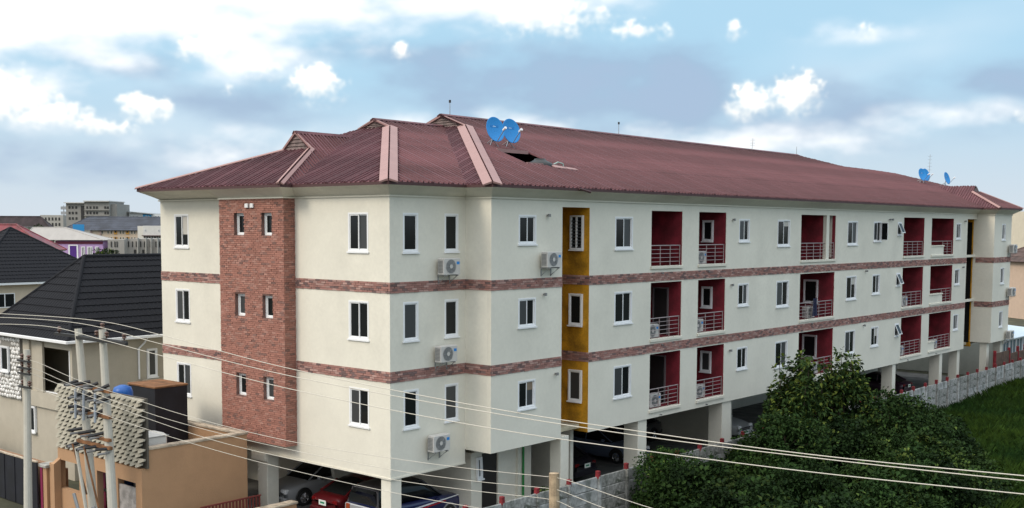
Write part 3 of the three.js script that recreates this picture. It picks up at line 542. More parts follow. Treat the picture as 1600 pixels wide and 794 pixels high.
// ---------------------------------------------------------------- things on the building
const mainY = z => EY + SL * (1.84 - z);
const acG = (() => {
  const W = .86, H = .58, D = .32, r = {};
  let m = new MB(); m.cbox(0, 0, 0, W, H, D, .02); r.body = m.geo();
  m = new MB(); const cx = .36, cy = H / 2; for (let k = 1; k <= 6; k++) { const rad = .04 * k, n = 28; for (let i = 0; i < n; i++) { const a = i / n * 6.2832, b = (i + 1) / n * 6.2832, p = (t, q, z) => [cx + Math.cos(t) * q, cy + Math.sin(t) * q, z]; m.quad(p(a, rad, D + .022), p(b, rad, D + .022), p(b, rad + .009, D + .022), p(a, rad + .009, D + .022)); } } for (let i = 0; i < 8; i++) { const a = i / 8 * 6.2832; m.bar([cx, cy, D + .018], [cx + Math.cos(a) * .25, cy + Math.sin(a) * .25, D + .018], .006, .006, 5); } r.grille = m.geo();
  m = new MB(); { const n = 28; for (let i = 0; i < n; i++) { const a = i / n * 6.2832, b = (i + 1) / n * 6.2832; m.tri([cx, cy, D + .006], [cx + Math.cos(a) * .245, cy + Math.sin(a) * .245, D + .006], [cx + Math.cos(b) * .245, cy + Math.sin(b) * .245, D + .006]); } } r.fan = m.geo();
  m = new MB(); { const n = 20; for (let i = 0; i < n; i++) { const a = i / n * 6.2832, b = (i + 1) / n * 6.2832; m.tri([cx, cy, D + .027], [cx + Math.cos(a) * .075, cy + Math.sin(a) * .075, D + .027], [cx + Math.cos(b) * .075, cy + Math.sin(b) * .075, D + .027]); } } r.hub = m.geo();
  m = new MB(); m.box(.66, .36, D + .002, .80, .46, D + .006); r.sticker = m.geo();
  m = new MB(); for (let k = 0; k < 9; k++) m.box(-.012, .07 + k * .05, .04, -.002, .10 + k * .05, D - .05); r.side = m.geo();
  m = new MB(); for (const x of [.12, .70]) { m.box(x, -.05, -.12, x + .04, -.005, D + .02); m.box(x, -.35, -.12, x + .04, -.05, -.09); m.hexa([[x, -.33, -.09], [x + .04, -.33, -.09], [x + .04, -.30, -.09], [x, -.30, -.09], [x, -.05, D - .06], [x + .04, -.05, D - .06], [x + .04, -.05, D - .02], [x, -.05, D - .02]]); } r.bracket = m.geo();
  return r;
})();
function acUnit(label, x, y, z, group, wall = true) {
  const o = thing('air_conditioner', label, 'air conditioner', [x, y, z], 0, group);
  put('casing', acG.body, M.plastic, o); put('fan_disc', acG.fan, M.fanGrey, o); put('fan_grille', acG.grille, M.galv, o); put('fan_hub', acG.hub, M.plastic, o); put('sticker', acG.sticker, M.sticker, o); put('side_louvre', acG.side, M.fanGrey, o);
  if (wall) put('bracket', acG.bracket, M.galv, o);
  return o;
}
const onW = 'air conditioners on brackets on the outer walls', onB = 'air conditioners standing on balconies';
acUnit('air conditioner above the upper brick band on the recessed end wall', 2.2, 9.46, .12, onW);
acUnit('air conditioner above the lower brick band on the recessed end wall', 2.05, 6.33, .12, onW);
acUnit('lowest air conditioner on the recessed end wall above the parked cars', 1.68, 3.14, .12, onW);
acUnit('air conditioner on the wall edge beside the ochre recess', 6.45, 9.66, ZF + .12, onW);
['top', 'middle', 'bottom'].forEach((n, i) => acUnit(`${n} air conditioner on the far wing of the block`, 57.7, 9.55 - 3.1 * i, ZW + .12, onW));
const balName = x => x < 17 ? 'first balcony past the ochre recess' : x < 21 ? 'second balcony past the ochre recess' : x < 33 ? 'third balcony past the ochre recess' : x < 46 ? 'fourth balcony past the ochre recess' : 'last balcony before the far wing';
for (const [x, y, z] of acUnits) acUnit(`air conditioner on the floor of the ${y > 8 ? 'top' : y > 5 ? 'middle' : 'bottom'} storey's ${balName(x)}`, x, y + .03, z, onB, false);

// satellite dishes
const dishG = (() => {
  const R = .42, pts = []; for (let i = 0; i <= 10; i++) { const r = R * i / 10; pts.push(new THREE.Vector2(r, r * r * .35)); } for (let i = 10; i >= 0; i--) { const r = (R + .008) * i / 10; pts.push(new THREE.Vector2(r, r * r * .35 - .014)); }
  const g = new THREE.LatheGeometry(pts, 40); g.scale(.92, 1, 1.06); g.rotateX(Math.PI / 2); return g;   // opens to +z
})();
const dishText = (() => {
  const c = document.createElement('canvas'); c.width = 128; c.height = 32; const x = c.getContext('2d'); x.fillStyle = '#0c74bd'; x.fillRect(0, 0, 128, 32); x.fillStyle = '#dff0fa'; x.font = 'bold 22px sans-serif'; x.textAlign = 'center'; x.fillText('DStv', 64, 24);
  const t = new THREE.CanvasTexture(c); t.colorSpace = THREE.SRGBColorSpace; return t;
})();
const dishPrint = new THREE.MeshStandardMaterial({ map: dishText, roughness: .45 });
function dish(label, x, y, z, turn, tilt = -.35, k = 1) {
  const o = thing('satellite_dish', label, 'satellite dish', [x, y, z], 0, 'blue satellite dishes on the roof');
  const h = new THREE.Group(); h.name = 'reflector'; h.position.set(0, .62 * k, 0); h.rotation.set(tilt, turn, 0, 'YXZ'); h.scale.setScalar(k); o.add(h);
  put('bowl', dishG, M.dish, h);
  const pl = new THREE.PlaneGeometry(.34, .085, 8, 1); { const p = pl.attributes.position; for (let i = 0; i < p.count; i++) { const X = p.getX(i), Y = p.getY(i) + .12; p.setXYZ(i, X, Y, (X * X / .8464 + Y * Y / 1.1236) * .35 + .004); } pl.computeVertexNormals(); } put('lettering', pl, dishPrint, h);
  const m = new MB(); m.bar([0, -.43, .06], [0, -.16, .55], .014); m.build('feed_arm', M.galv, h);
  const l = new MB(); l.bar([0, -.17, .47], [0, -.13, .63], .04, .05); l.build('feed_horn', M.white, h);
  const s = new MB(); const c = Math.sin(turn), d = Math.cos(turn); s.bar([0, .58 * k, 0], [-c * .12 * k, .2 * k, -d * .12 * k], .025); for (const [a, b] of [[-.3, .1], [.3, .1], [0, -.35]]) s.bar([-c * .12 * k, .3 * k, -d * .12 * k], [(-c * .12 + a) * k, -(b * .385) * k - .02, (-d * .12 + b) * k], .02); s.build('tripod', M.galv, o);
  return o;
}
dish('large blue satellite dish nearest the hip, left one of the pair above the roof hatch', 8.45, mainY(-2.75), -2.75, -.2, -.25, 1.18);
dish('large blue satellite dish right one of the pair above the roof hatch', 9.45, mainY(-2.75), -2.75, -.2, -.25, 1.18);
dish('left dish of the overlapping pair at the far end of the roof', 55.3, mainY(-2.9), -2.9, -.3, -.3, 1.05);
dish('right dish of the overlapping pair at the far end of the roof', 56.1, mainY(-2.95), -2.95, -.3, -.3, 1.05);
dish('single dish furthest along the roof by the far wing', 58.3, mainY(-2.2) + .1, -2.2, -.1, -.3, 1.05);
// water tank under the hatch
{
  const t = thing('water_tank', 'black plastic water tank poking out of the roof hatch', 'water tank', [9.45, mainY(-1.1) - .75, -1.15]);
  const g = new THREE.LatheGeometry([[0, 0], [.52, 0], [.56, .05], [.56, .62], [.50, .74], [.25, .86], [.22, .92], [0, .93]].map(p => new THREE.Vector2(...p)), 32); put('tank_body', g, mat(.014, .017, .017, .45), t);
  const p = new MB(); p.bar([.3, .62, .3], [.75, .8, .35], .03); p.bar([.75, .8, .35], [1.0, .74, .42], .03); p.bar([1.0, .74, .42], [1.02, .1, .5], .028); p.build('pipe', mat(.33, .43, .39, .5), t);
}
// lightning rods and aerials
function mast(label, x, y, z, h, lean = 0, knob = false) { const o = thing('roof_aerial', label, 'aerial', [x, y, z], 0, 'thin aerials on the roof ridge'); const m = new MB(); m.bar([0, -.05, 0], [lean, h, 0], .022, .014, 6); m.build('rod', M.galv, o); if (knob) { const k = new MB(); k.bar([lean, h, 0], [lean, h + .12, 0], .05, .05, 8); k.build('tip', M.dark, o); } if (lean) { const k = new MB(); for (let i = 0; i < 5; i++) { const t = .45 + i * .12; k.bar([lean * t - .12, h * t, -.12], [lean * t + .12, h * t, .12], .008, .008, 5); } k.build('crossbar', M.galv, o); } }
mast('thin aerial with a dark knob at the near end of the ridge', 10.3, mainY(-7.1), -7.1, .62, 0, true);
mast('short thin aerial partway along the ridge', 23.3, mainY(-7.1), -7.1, .6, 0, true);
mast('leaning aerial with crossbars on the long ridge', 37.6, mainY(-7.0), -7.0, .8, .12);
mast('short aerial where the long ridge ends', 43.9, mainY(-7.1), -7.1, .6);
mast('tallest aerial behind the far dishes', 58.0, mainY(-3.4), -3.4, 2.1, .12);

// ---------------------------------------------------------------- precast fence along the plot
{
  const f = thing('concrete_fence', 'grey precast concrete panel fence with red-capped posts along the green plot', 'fence', [0, 0, 3.5]);
  const ph = new MB(); ph.cbox(-.07, -.6, -.1, .07, 1.8, .1, .015); const pg = ph.geo();
  const ch = new MB(); ch.cbox(-.075, 1.74, -.075, .075, 2.02, .075, .015); const cg = ch.geo();
  const pan = [0, 1, 2, 3].map(() => { const m = new MB(), j = rr(-.006, .006); m.cbox(.05, 0, -.035 + j, 1.77, .432, .03 + j, .022); return m.geo(); });
  const mats = [M.conc, mat(.52, .53, .52, .92, { map: rep(T.moss, .4), bumpMap: rep(T.rough, .9), bumpScale: .02 }), mat(.36, .36, .335, .93, { map: rep(T.moss, .7), bumpMap: rep(T.rough, .9), bumpScale: .02 })];
  const capM = [M.red, mat(.24, .02, .025, .75, { map: rep(T.stain, 1.3) })];
  const bed = new MB(); bed.box(.1, -.5, -.012, 62.1, 1.78, .004); bed.build('joint_core', mat(.10, .10, .09, .95), f);
  for (let i = 0; i <= 34; i++) {
    const x = .1 + i * 1.82;
    const p = put('post', pg, mats[(i * 7) % 3], f); p.position.x = x; p.rotation.set(rr(-.012, .012), 0, rr(-.012, .012));
    const c = put('red_cap', cg, capM[i % 2], f); c.position.set(x, rr(-.04, .03), 0); c.rotation.z = rr(-.02, .02);
    for (let k = -1; k < 4; k++) { const q = put('panel', pan[(i * 3 + k + 4) % 4], mats[(i * 5 + k * 3 + (rnd() * 2 | 0) + 9) % 3], f); q.position.set(x, -.02 + k * .462, 0); q.rotation.set(rr(-.035, .035), rr(-.01, .01), rr(-.008, .008)); }
  }
}
// ---------------------------------------------------------------- neighbour's gatehouse, screen and walls
{
  const XG = -5.63, o = thing('gatehouse', 'tan gatehouse with openings under a breeze-block screen at the street corner', 'gatehouse');
  const z0 = -12.55, z1 = -6.6;
  // front with two openings; shape x is -z
  const s = new THREE.Shape([[-z1, -.1], [-z0, -.1], [-z0, 1.15], [-z0 + .0, 1.6], [-z0, 2.69], [-z1, 2.69]].map(p => new THREE.Vector2(...p)));
  put('front_wall', slabXY(s, [[8.95, 9.65, .5, 2.22], [10.95, 12.45, 1.14, 2.25], [7.0, 8.2, .45, 2.15]], .25, faceX(XG)), M.tan, o);
  const w = new MB(); w.box(XG + .251, -.1, z1 - .25, -1.22, 3.34, z1); w.build('side_wall', M.tan, o);
  const q = new MB(); q.box(-1.22 - .24, -.1, -11.6, -1.22, 3.34, z1 - .251); q.build('rear_wall', M.tan, o);
  const c = new MB(); c.cbox(XG + .26, 3.341, z1 - .29, -1.18, 3.42, z1 + .04, .015); c.build('side_coping', M.coping, o); const c2 = new MB(); c2.cbox(-1.50, 3.341, -11.6, -1.18, 3.42, z1 - .292, .015); c2.build('rear_coping', M.coping, o);
  const inn = new MB(); inn.box(-4.4, -.1, -12.5, -4.25, 2.4, -6.9); inn.build('inner_wall', M.tan, o);
  const roofS = new MB(); roofS.box(XG + .26, 2.42, -12.5, -4.2, 2.6, -6.86); roofS.build('gatehouse_slab', M.tan, o);
  for (const [a, b] of [[-11.55, -11.2]]) { const m = new MB(); m.box(-4.46, -.1, a, -4.405, 2.3, b); m.build('painted_pier', mat(.16, .012, .05, .8), o); }
  const pj = new MB(); pj.hexa([[XG - .28, -.1, z0], [XG - .002, -.1, z0], [XG - .002, 2.3, z0], [XG - .28, 2.1, z0], [XG - .28, -.1, z0 + .22], [XG - .002, -.1, z0 + .22], [XG - .002, 2.3, z0 + .22], [XG - .28, 2.1, z0 + .22]]); pj.build('slanted_pier', M.tan, o);
  const gp = new MB(); gp.box(XG + .05, .5, -8.2, XG + .12, 1.95, -7.0); gp.build('grey_panel', mat(.42, .39, .37, .7, { map: rep(T.stain, .6) }), o);
  const gl = new MB(); gl.box(-4.5, 1.0, -12.4, -4.45, 1.1, -11.0); gl.build('ledge', M.dark, o);
  // breeze-block screen: angled blocks in a grid, each block a part
  const blk = new MB(); blk.hexa([[0, 0, 0], [.16, 0, 0], [.16, .05, 0], [0, .05, 0], [0, .0, .30], [.16, .0, .30], [.16, .05, .30], [0, .05, .30]]);
  const sc = thing('breeze_block_screen', 'pale breeze-block screen of slanted blocks standing on the gatehouse', 'screen wall');
  const cols = 17, rws = 14, cw = (-6.5 + 12.5) / cols, rh = (5.17 - 2.72) / rws;
  const fr = new MB(); fr.box(XG + .16, 2.7, -12.5, XG + .24, 5.17, -6.5); fr.build('screen_shade_backing', mat(.10, .09, .075, .95), sc);  // dark sheet behind the blocks, its colour stands for shadow in their mouths
  const wedge = () => { const m = new MB(), g = .006, xf = y => -.07 + .07 * y / rh;   // tilted face with an open triangular mouth at its lower corner
    const P = [[g, rh - g], [g, rh * .12], [cw * .30, rh * .08], [cw - g, rh * .62], [cw - g, rh - g]], F = P.map(([z, y]) => [xf(y), y, z]), K = P.map(([z, y]) => [xf(y) + .07, y, z]);
    m.poly(F); for (let i = 0; i < 5; i++) { const j = (i + 1) % 5; m.quad(F[j], F[i], K[i], K[j]); } return m.geo(); };
  const wg = wedge(); const bm = [mat(.36, .34, .275, .95), mat(.34, .32, .26, .95), mat(.385, .36, .295, .95)];
  for (let i = 0; i < cols; i++) for (let k = 0; k < rws; k++) { const b = put('block', wg, bm[(i * 5 + k * 3) % 3], sc); b.position.set(XG, 2.72 + k * rh, -12.5 + (i + (k % 2) * .5 - .25) * cw); }
  // the low boundary wall further along, capped piers and black sheet gate
  const lw = thing('boundary_wall', 'low tan boundary wall with maroon edged pier left of the gatehouse', 'wall');
  const a = new MB(); a.box(-5.5, -.1, -13.5, -5.25, 1.95, -12.9); a.build('pier', M.tan, lw);
  const a2 = new MB(); a2.box(-5.6, -.1, -14.0, -5.2, 1.75, -13.55); a2.build('pier', M.tan, lw); const a3 = new MB(); a3.cbox(-5.68, 1.751, -14.08, -5.12, 1.86, -13.47, .02); a3.build('pier_cap', M.concPlain, lw);
  for (const [x, z] of [[-5.615, -14.0], [-5.52, -13.1]]) { const e = new MB(); e.box(x - .02, -.1, z, x + .005, 1.74, z + .16); e.build('maroon_edge', mat(.20, .012, .06, .8), lw); }
  const bw = new MB(); bw.box(-5.2, -.1, -19.4, -5.0, 1.72, -13.0); bw.build('wall_panel', mat(.33, .19, .11, .9, { map: rep(T.stain, .3) }), lw);
  const bg = thing('black_sheet_gate', 'black metal sheet gate with a pale top rail at the lower left corner', 'gate');
  const gp2 = new MB(); gp2.box(-5.75, .02, -19.5, -5.69, 1.9, -14.05); gp2.build('sheet', M.blackBox, bg); const rl = new MB(); rl.box(-5.77, 1.9, -19.5, -5.67, 1.95, -14.05); rl.build('top_rail', M.coping, bg);
  for (let z = -18.6; z < -14.2; z += .9) { const rb = new MB(); rb.box(-5.775, .05, z, -5.752, 1.88, z + .03); rb.build('rib', M.blackBox, bg); }
}
// black cladded box, white tank and red rail behind the gatehouse wall
{
  const o = thing('black_generator_housing', 'tall black box with rusty brown top behind the tan wall', 'housing', [-2.2, 0, -11.05]);
  const b = new MB(); b.box(-.72, 0, -.95, .70, 4.9, .95); b.build('casing', M.blackBox, o); const t = new MB(); t.cbox(-.76, 4.9, -.99, .74, 4.97, .99, .02); t.build('rusty_lid', M.rust, o);
  const i = thing('white_tank', 'white framed liquid tank between the screen and the black box', 'tank', [-4.55, 0, -7.75]);
  const c = new MB(); c.cbox(-.42, 2.2, -.45, .42, 3.7, .45, .08); c.build('tank_body', mat(.66, .66, .63, .5), i); const fr = new MB(); for (const y of [2.4, 2.8, 3.2, 3.6]) { fr.box(-.45, y, -.48, .45, y + .03, -.45); fr.box(-.45, y, .45, .45, y + .03, .48); fr.box(-.45, y, -.45, -.42, y + .03, .45); fr.box(.42, y, -.45, .45, y + .03, .45); } fr.box(-.5, 2.1, -.5, .5, 2.2, .5); fr.build('cage', M.galv, i); const lb = new MB(); lb.box(-.12, 2.9, .481, .25, 3.25, .488); lb.build('label_plate', mat(.05, .06, .07, .5), i); const lb2 = new MB(); lb2.box(-.05, 2.97, .489, .2, 3.18, .494); lb2.build('label_sticker', mat(.7, .75, .78, .5), i); const leg = new MB(); leg.box(-.45, 0, -.45, .45, 2.1, .45); leg.build('stand', M.concPlain, i);
  const r = thing('red_metal_grate', 'dark red slatted metal grate at the foot of the tan wall', 'grate', [-2.6, 0, -5.75]);
  const mm = mat(.16, .03, .025, .7); const rails = new MB(); rails.box(-1.25, 1.12, -.03, 1.35, 1.17, .03); rails.build('top_rail', mm, r); for (let k = 0; k < 18; k++) { const s = new MB(); s.box(-1.2 + k * .145, .1, -.02, -1.14 + k * .145, 1.12, .02); s.build('slat', mm, r); }
  const k = thing('street_kerb_wall', 'low pale-topped wall in front of the red grate', 'wall', [-2.2, 0, -4.6]); const kw = new MB(); kw.box(-2.6, -.1, -.15, 1.6, .92, .15); kw.build('wall_body', M.tan, k); const kc = new MB(); kc.cbox(-2.65, .921, -.2, 1.65, 1.0, .2, .02); kc.build('coping', M.coping, k);
  const h = thing('cement_heap', 'pale grey covered heap leaning against the tan wall', 'heap', [-4.6, 0, -5.7]);
  const g = new THREE.SphereGeometry(1, 40, 20, 0, 6.2832, 0, 1.57); { const p = g.attributes.position; for (let i2 = 0; i2 < p.count; i2++) { const x = p.getX(i2), y = p.getY(i2), z = p.getZ(i2), n = 1 + .22 * fbm(x * 1.7, y * 1.7, z * 1.7 + 4, 4); p.setXYZ(i2, x * 1.55 * n, y * 1.12 * n, z * .8 * n); } g.computeVertexNormals(); } put('tarpaulin', g, mat(.36, .35, .35, .9, { map: rep(T.stain, 2) }), h);
}
// ---------------------------------------------------------------- poles and cables
function pole(name, label, base, top, r0, r1, m) { const o = thing(name, label, 'utility pole', base, 0, 'utility poles'); const b = new MB(); b.bar([0, -.2, 0], [top[0] - base[0], top[1], top[2] - base[2]], r0, r1, 12); b.build('shaft', m, o); return o; }
function insulator(o, x, y, z) { const g = new THREE.LatheGeometry([[0, 0], [.03, 0], [.03, .06], [.075, .07], [.075, .1], [.04, .12], [.04, .14], [.075, .15], [.07, .19], [.03, .22], [0, .22]].map(p => new THREE.Vector2(...p)), 12); const m = put('insulator', g, M.ceramic, o); m.position.set(x, y, z); return m; }
{
  const p1 = pole('utility_pole', 'leftmost grey concrete pole with four small insulators', [-8.83, 0, -8.45], [-8.5, 6.95, -8.83], .15, .11, M.polePaint);
  for (const y of [6.58, 6.34, 6.15, 5.7]) { const a = new MB(); a.box(.05, y, -.55, .13, y + .05, .3); a.build('bracket', M.dark, p1); insulator(p1, .16, y + .02, .1); insulator(p1, .2, y + .02, -.45); }
  const pb = pole('utility_pole', 'pale pole right of the transformer gear, in front of the screen', [-7.16, 0, -5.74], [-7.03, 7.69, -6.49], .17, .12, M.polePaint);
  const pa = pole('utility_pole', 'pale pole left of the transformer gear, crossing the breeze-block screen', [-7.05, 0, -7.15], [-7.06, 7.62, -8.05], .17, .12, M.polePaint);
  const ca = new MB(); ca.box(-.08, 7.3, -2.6, .04, 7.4, 2.1); const c = ca.build('crossarm', M.dark, pa); c.position.set(0, 0, .1); const cb = new MB(); cb.box(-.16, 7.28, -.8, -.06, 7.38, 2.4); cb.build('crossarm', M.dark, pa);
  for (const z of [-2.2, -.9, .35, 1.0, 2.1]) insulator(pa, -.02, 7.4 + (z > 0 ? .02 : 0), z);
  for (const z of [-.02]) insulator(pb, .13, 7.69, -.75);
  // switchgear between the two poles
  const sw = thing('pole_switchgear', 'cluster of dark fuse switches on rusty arms between the two pale poles', 'switchgear', [-7.2, 0, -6.6]);
  for (const [y, z0, z1] of [[5.62, -1.6, .85], [4.75, -1.3, .8], [3.98, -1.3, .75], [3.72, -1.4, .8]]) { const a = new MB(); a.box(-.06, y, z0, .06, y + .1, z1); a.build('rusty_arm', M.rust, sw); }
  for (const [y, n, s] of [[5.75, 4, -1.5], [5.35, 4, -1.3], [4.85, 3, -1.25], [4.1, 3, -1.2], [3.62, 4, -1.4]]) for (let i = 0; i < n; i++) {
    const z = s + i * .62 + rr(-.1, .1), d = new MB(); d.bar([-.35, y + rr(-.1, .15), z - .1], [.1, y + .12, z + .18], .05, .06, 8); d.build('fuse_switch', M.black, sw); const e = new MB(); e.bar([-.34, y - .05, z], [.05, y - .02, z + .1], .045, .03, 8); e.build('fuse_holder', M.fanGrey, sw);
  }
  for (const z of [-.55, .2, -1.1]) { const v = new MB(); v.bar([-.22, 4.6, z], [-.22, 5.6, z + .05], .045, .045, 8); v.build('surge_arrester', mat(.33, .37, .42, .5), sw); }
  for (const [a, b, r, m] of [[[-.25, 3.7, -1.3], [-.1, 2.0, -.7], .035, M.rust], [[-.25, 3.7, -.5], [-.05, 1.6, 0], .035, M.rust], [[-.3, 3.6, -.95], [-.1, 0, -.35], .06, M.polePaint], [[-.3, 2.0, -1.2], [-.1, 0, -.6], .06, M.galv], [[-.2, 1.7, -.1], [.0, 0, .25], .07, M.galv]]) { const p = new MB(); p.bar(a, b, r, r, 8); p.build('cable_duct', m, sw); }
  pole('utility_pole', 'thick tan pole with a cut flat top in front of the long facade', [-4.0, 0, 10.55], [-3.94, 4.8, 10.43], .155, .135, M.poleTan);
  const cable = (label, pts, r = .010) => { const g = new THREE.TubeGeometry(new THREE.CatmullRomCurve3(pts.map(p => new THREE.Vector3(...p)), false, 'centripetal'), 80, r, 6); const o = put(numbered('overhead_cable'), g, M.wire, scene); tag(o, label, 'cable', 'pale overhead cables across the front'); };
  cable('highest cable sweeping from the pale poles to the right edge', [[-8.1, 7.95, -14], [-7.05, 7.96, -6.55], [-6.98, 7.72, -2.95], [-6.88, 7.21, 2.95], [-6.72, 6.86, 10.58], [-6.62, 6.8, 15.23], [-6.53, 6.82, 18.96], [-6.44, 6.96, 22.62], [-6.4, 7.03, 24.08]]);
  cable('second highest cable close under the topmost one', [[-8.5, 7.8, -15], [-7.3, 7.85, -7.59], [-7.17, 7.47, -2.65], [-7.02, 7.03, 3.14], [-6.81, 6.77, 10.66], [-6.68, 6.72, 15.27], [-6.56, 6.77, 18.97], [-6.45, 6.88, 22.63], [-6.4, 6.96, 24.08]]);
  cable('third cable from the pale poles, lowest line at the right edge', [[-9, 7.5, -15], [-7.85, 7.71, -8.67], [-7.71, 7.47, -5.27], [-7.58, 7.19, -2.01], [-7.34, 6.74, 3.55], [-7.02, 6.45, 10.85], [-6.81, 6.45, 15.36], [-6.64, 6.51, 19.01], [-6.46, 6.65, 22.64], [-6.39, 6.71, 24.09]]);
  const low = [[[-8.47, 6.61, -8.8], [-8.36, 6.53, -8.29], [-7.95, 6.08, -6.49], [-7.28, 5.56, -3.58], [-6.91, 5.3, -1.97], [-6.36, 5.01, .38], [-5.81, 4.81, 2.72], [-5.14, 4.7, 5.51], [-4.51, 4.66, 8.12], [-3.95, 4.68, 10.3], [-3.97, 4.70, 10.6], [-5.83, 4.95, 14.74], [-8.13, 5.42, 20]], [[-8.49, 6.37, -8.79], [-8.37, 6.28, -8.28], [-8.06, 5.94, -6.92], [-7.3, 5.27, -3.56], [-6.97, 5.05, -2.16], [-6.26, 4.71, .87], [-5.16, 4.38, 5.52], [-4.53, 4.34, 8.13], [-3.97, 4.38, 10.3], [-3.99, 4.39, 10.6], [-5, 4.48, 12.8], [-7.46, 4.83, 18.42]], [[-8.5, 6.18, -8.78], [-8.38, 6.08, -8.29], [-7.31, 5.09, -3.55], [-6.62, 4.6, -.57], [-5.93, 4.32, 2.36], [-5.17, 4.11, 5.54], [-4.54, 4.08, 8.15], [-3.98, 4.1, 10.3], [-4, 4.1, 10.6], [-4.45, 4.13, 11.54], [-6.65, 4.41, 16.54]], [[-8.52, 5.73, -8.75], [-8.41, 5.64, -8.26], [-7.74, 5.05, -5.33], [-7.17, 4.63, -2.86], [-6.29, 4.14, .9], [-5.26, 3.77, 5.29], [-4.57, 3.64, 8.17], [-4.01, 3.6, 10.3], [-4.05, 3.6, 10.6], [-6.2, 3.9, 16]]];
  ['top', 'second', 'third', 'bottom'].forEach((n, i) => cable(`${n} cable of the four from the leftmost pole to the tan pole`, low[i], .008));
}
// ---------------------------------------------------------------- neighbouring houses
const VIEW = -0.857;                                  // turn that squares a house to the street the houses behind share
const spotAt = (l, d) => [-26.298 + .7561 * d + .6547 * l, 0, 28.3165 - .6545 * d + .7559 * l];   // metres right of and beyond the near street corner
function tileFace(parent, verts, along, { course = .42, tile = .24, m = M.tile } = {}) {
  const V = verts.map(v => new THREE.Vector3(...v)), O = V[0], e1 = new THREE.Vector3(...along).normalize();
  const nrm = new THREE.Vector3(); for (let i = 1; i + 1 < V.length; i++) nrm.add(new THREE.Vector3().crossVectors(V[i].clone().sub(O), V[i + 1].clone().sub(O)));
  nrm.normalize(); if (nrm.y < 0) nrm.negate();
  const e2 = new THREE.Vector3().crossVectors(nrm, e1).normalize(); if (e2.y < 0) e2.negate();
  const P = V.map(v => { const d = v.clone().sub(O); return [d.dot(e1), d.dot(e2)]; });
  const bk = (p, h) => [O.x + e1.x * p[0] + e2.x * p[1] + nrm.x * h, O.y + e1.y * p[0] + e2.y * p[1] + nrm.y * h, O.z + e1.z * p[0] + e2.z * p[1] + nrm.z * h];
  const hi = Math.max(...P.map(p => p[1])), lo0 = Math.min(...P.map(p => p[1]));
  for (let b = lo0; b < hi; b += course) {
    let q = clip(P, 1, b, false); if (q) q = clip(q, 1, Math.min(b + course, hi), true); if (!q) continue;
    const mb = new MB(), hgt = p => .034 * (1 - (p[1] - b) / course) + .005;
    const top = q.map(p => bk(p, hgt(p))), bot = q.map(p => bk(p, -.02));
    for (let i = 1; i + 1 < top.length; i++) mb.tri(top[0], top[i], top[i + 1]);
    for (let i = 0; i < q.length; i++) { const j = (i + 1) % q.length; mb.quad(bot[i], bot[j], top[j], top[i]); }
    if (tile) { const l = Math.min(...q.map(p => p[0])), r = Math.max(...q.map(p => p[0])); for (let a = l; a < r; a += tile) { const s = strip2(q, a, a + tile * .45); if (!s) continue; const cx = a + tile * .22; const tp = s.map(p => bk([mix(p[0], cx, .4), p[1]], hgt(p) + .016)), bt = s.map(p => bk(p, hgt(p) - .002)); for (let i = 1; i + 1 < tp.length; i++) mb.tri(tp[0], tp[i], tp[i + 1]); for (let i = 0; i < s.length; i++) { const j = (i + 1) % s.length; mb.quad(bt[i], bt[j], tp[j], tp[i]); } } }
    mb.build('tile_course', m, parent);
  }
}
function ridgeBar(parent, a, b, r, m) { const k = new MB(); k.bar(a, b, r, r, 8); return k.build('ridge_tile', m, parent); }
function plainWin(parent, x0, x1, y0, y1, z, fm = M.white, gm = M.glass, bars = 1, t = .07) {
  const f = new MB(); f.box(x0, y0, z, x0 + t, y1, z + .06); f.box(x1 - t, y0, z, x1, y1, z + .06); f.box(x0 + t, y0, z, x1 - t, y0 + t, z + .06); f.box(x0 + t, y1 - t, z, x1 - t, y1, z + .06); for (let i = 1; i <= bars; i++) { const x = mix(x0, x1, i / (bars + 1)); f.box(x - t / 2, y0 + t, z, x + t / 2, y1 - t, z + .05); }
  const o = f.build('window', fm, parent); const p = new MB(); p.box(x0 + t, y0 + t, z + .005, x1 - t, y1 - t, z + .02); p.build('pane', gm, o); return o;
}
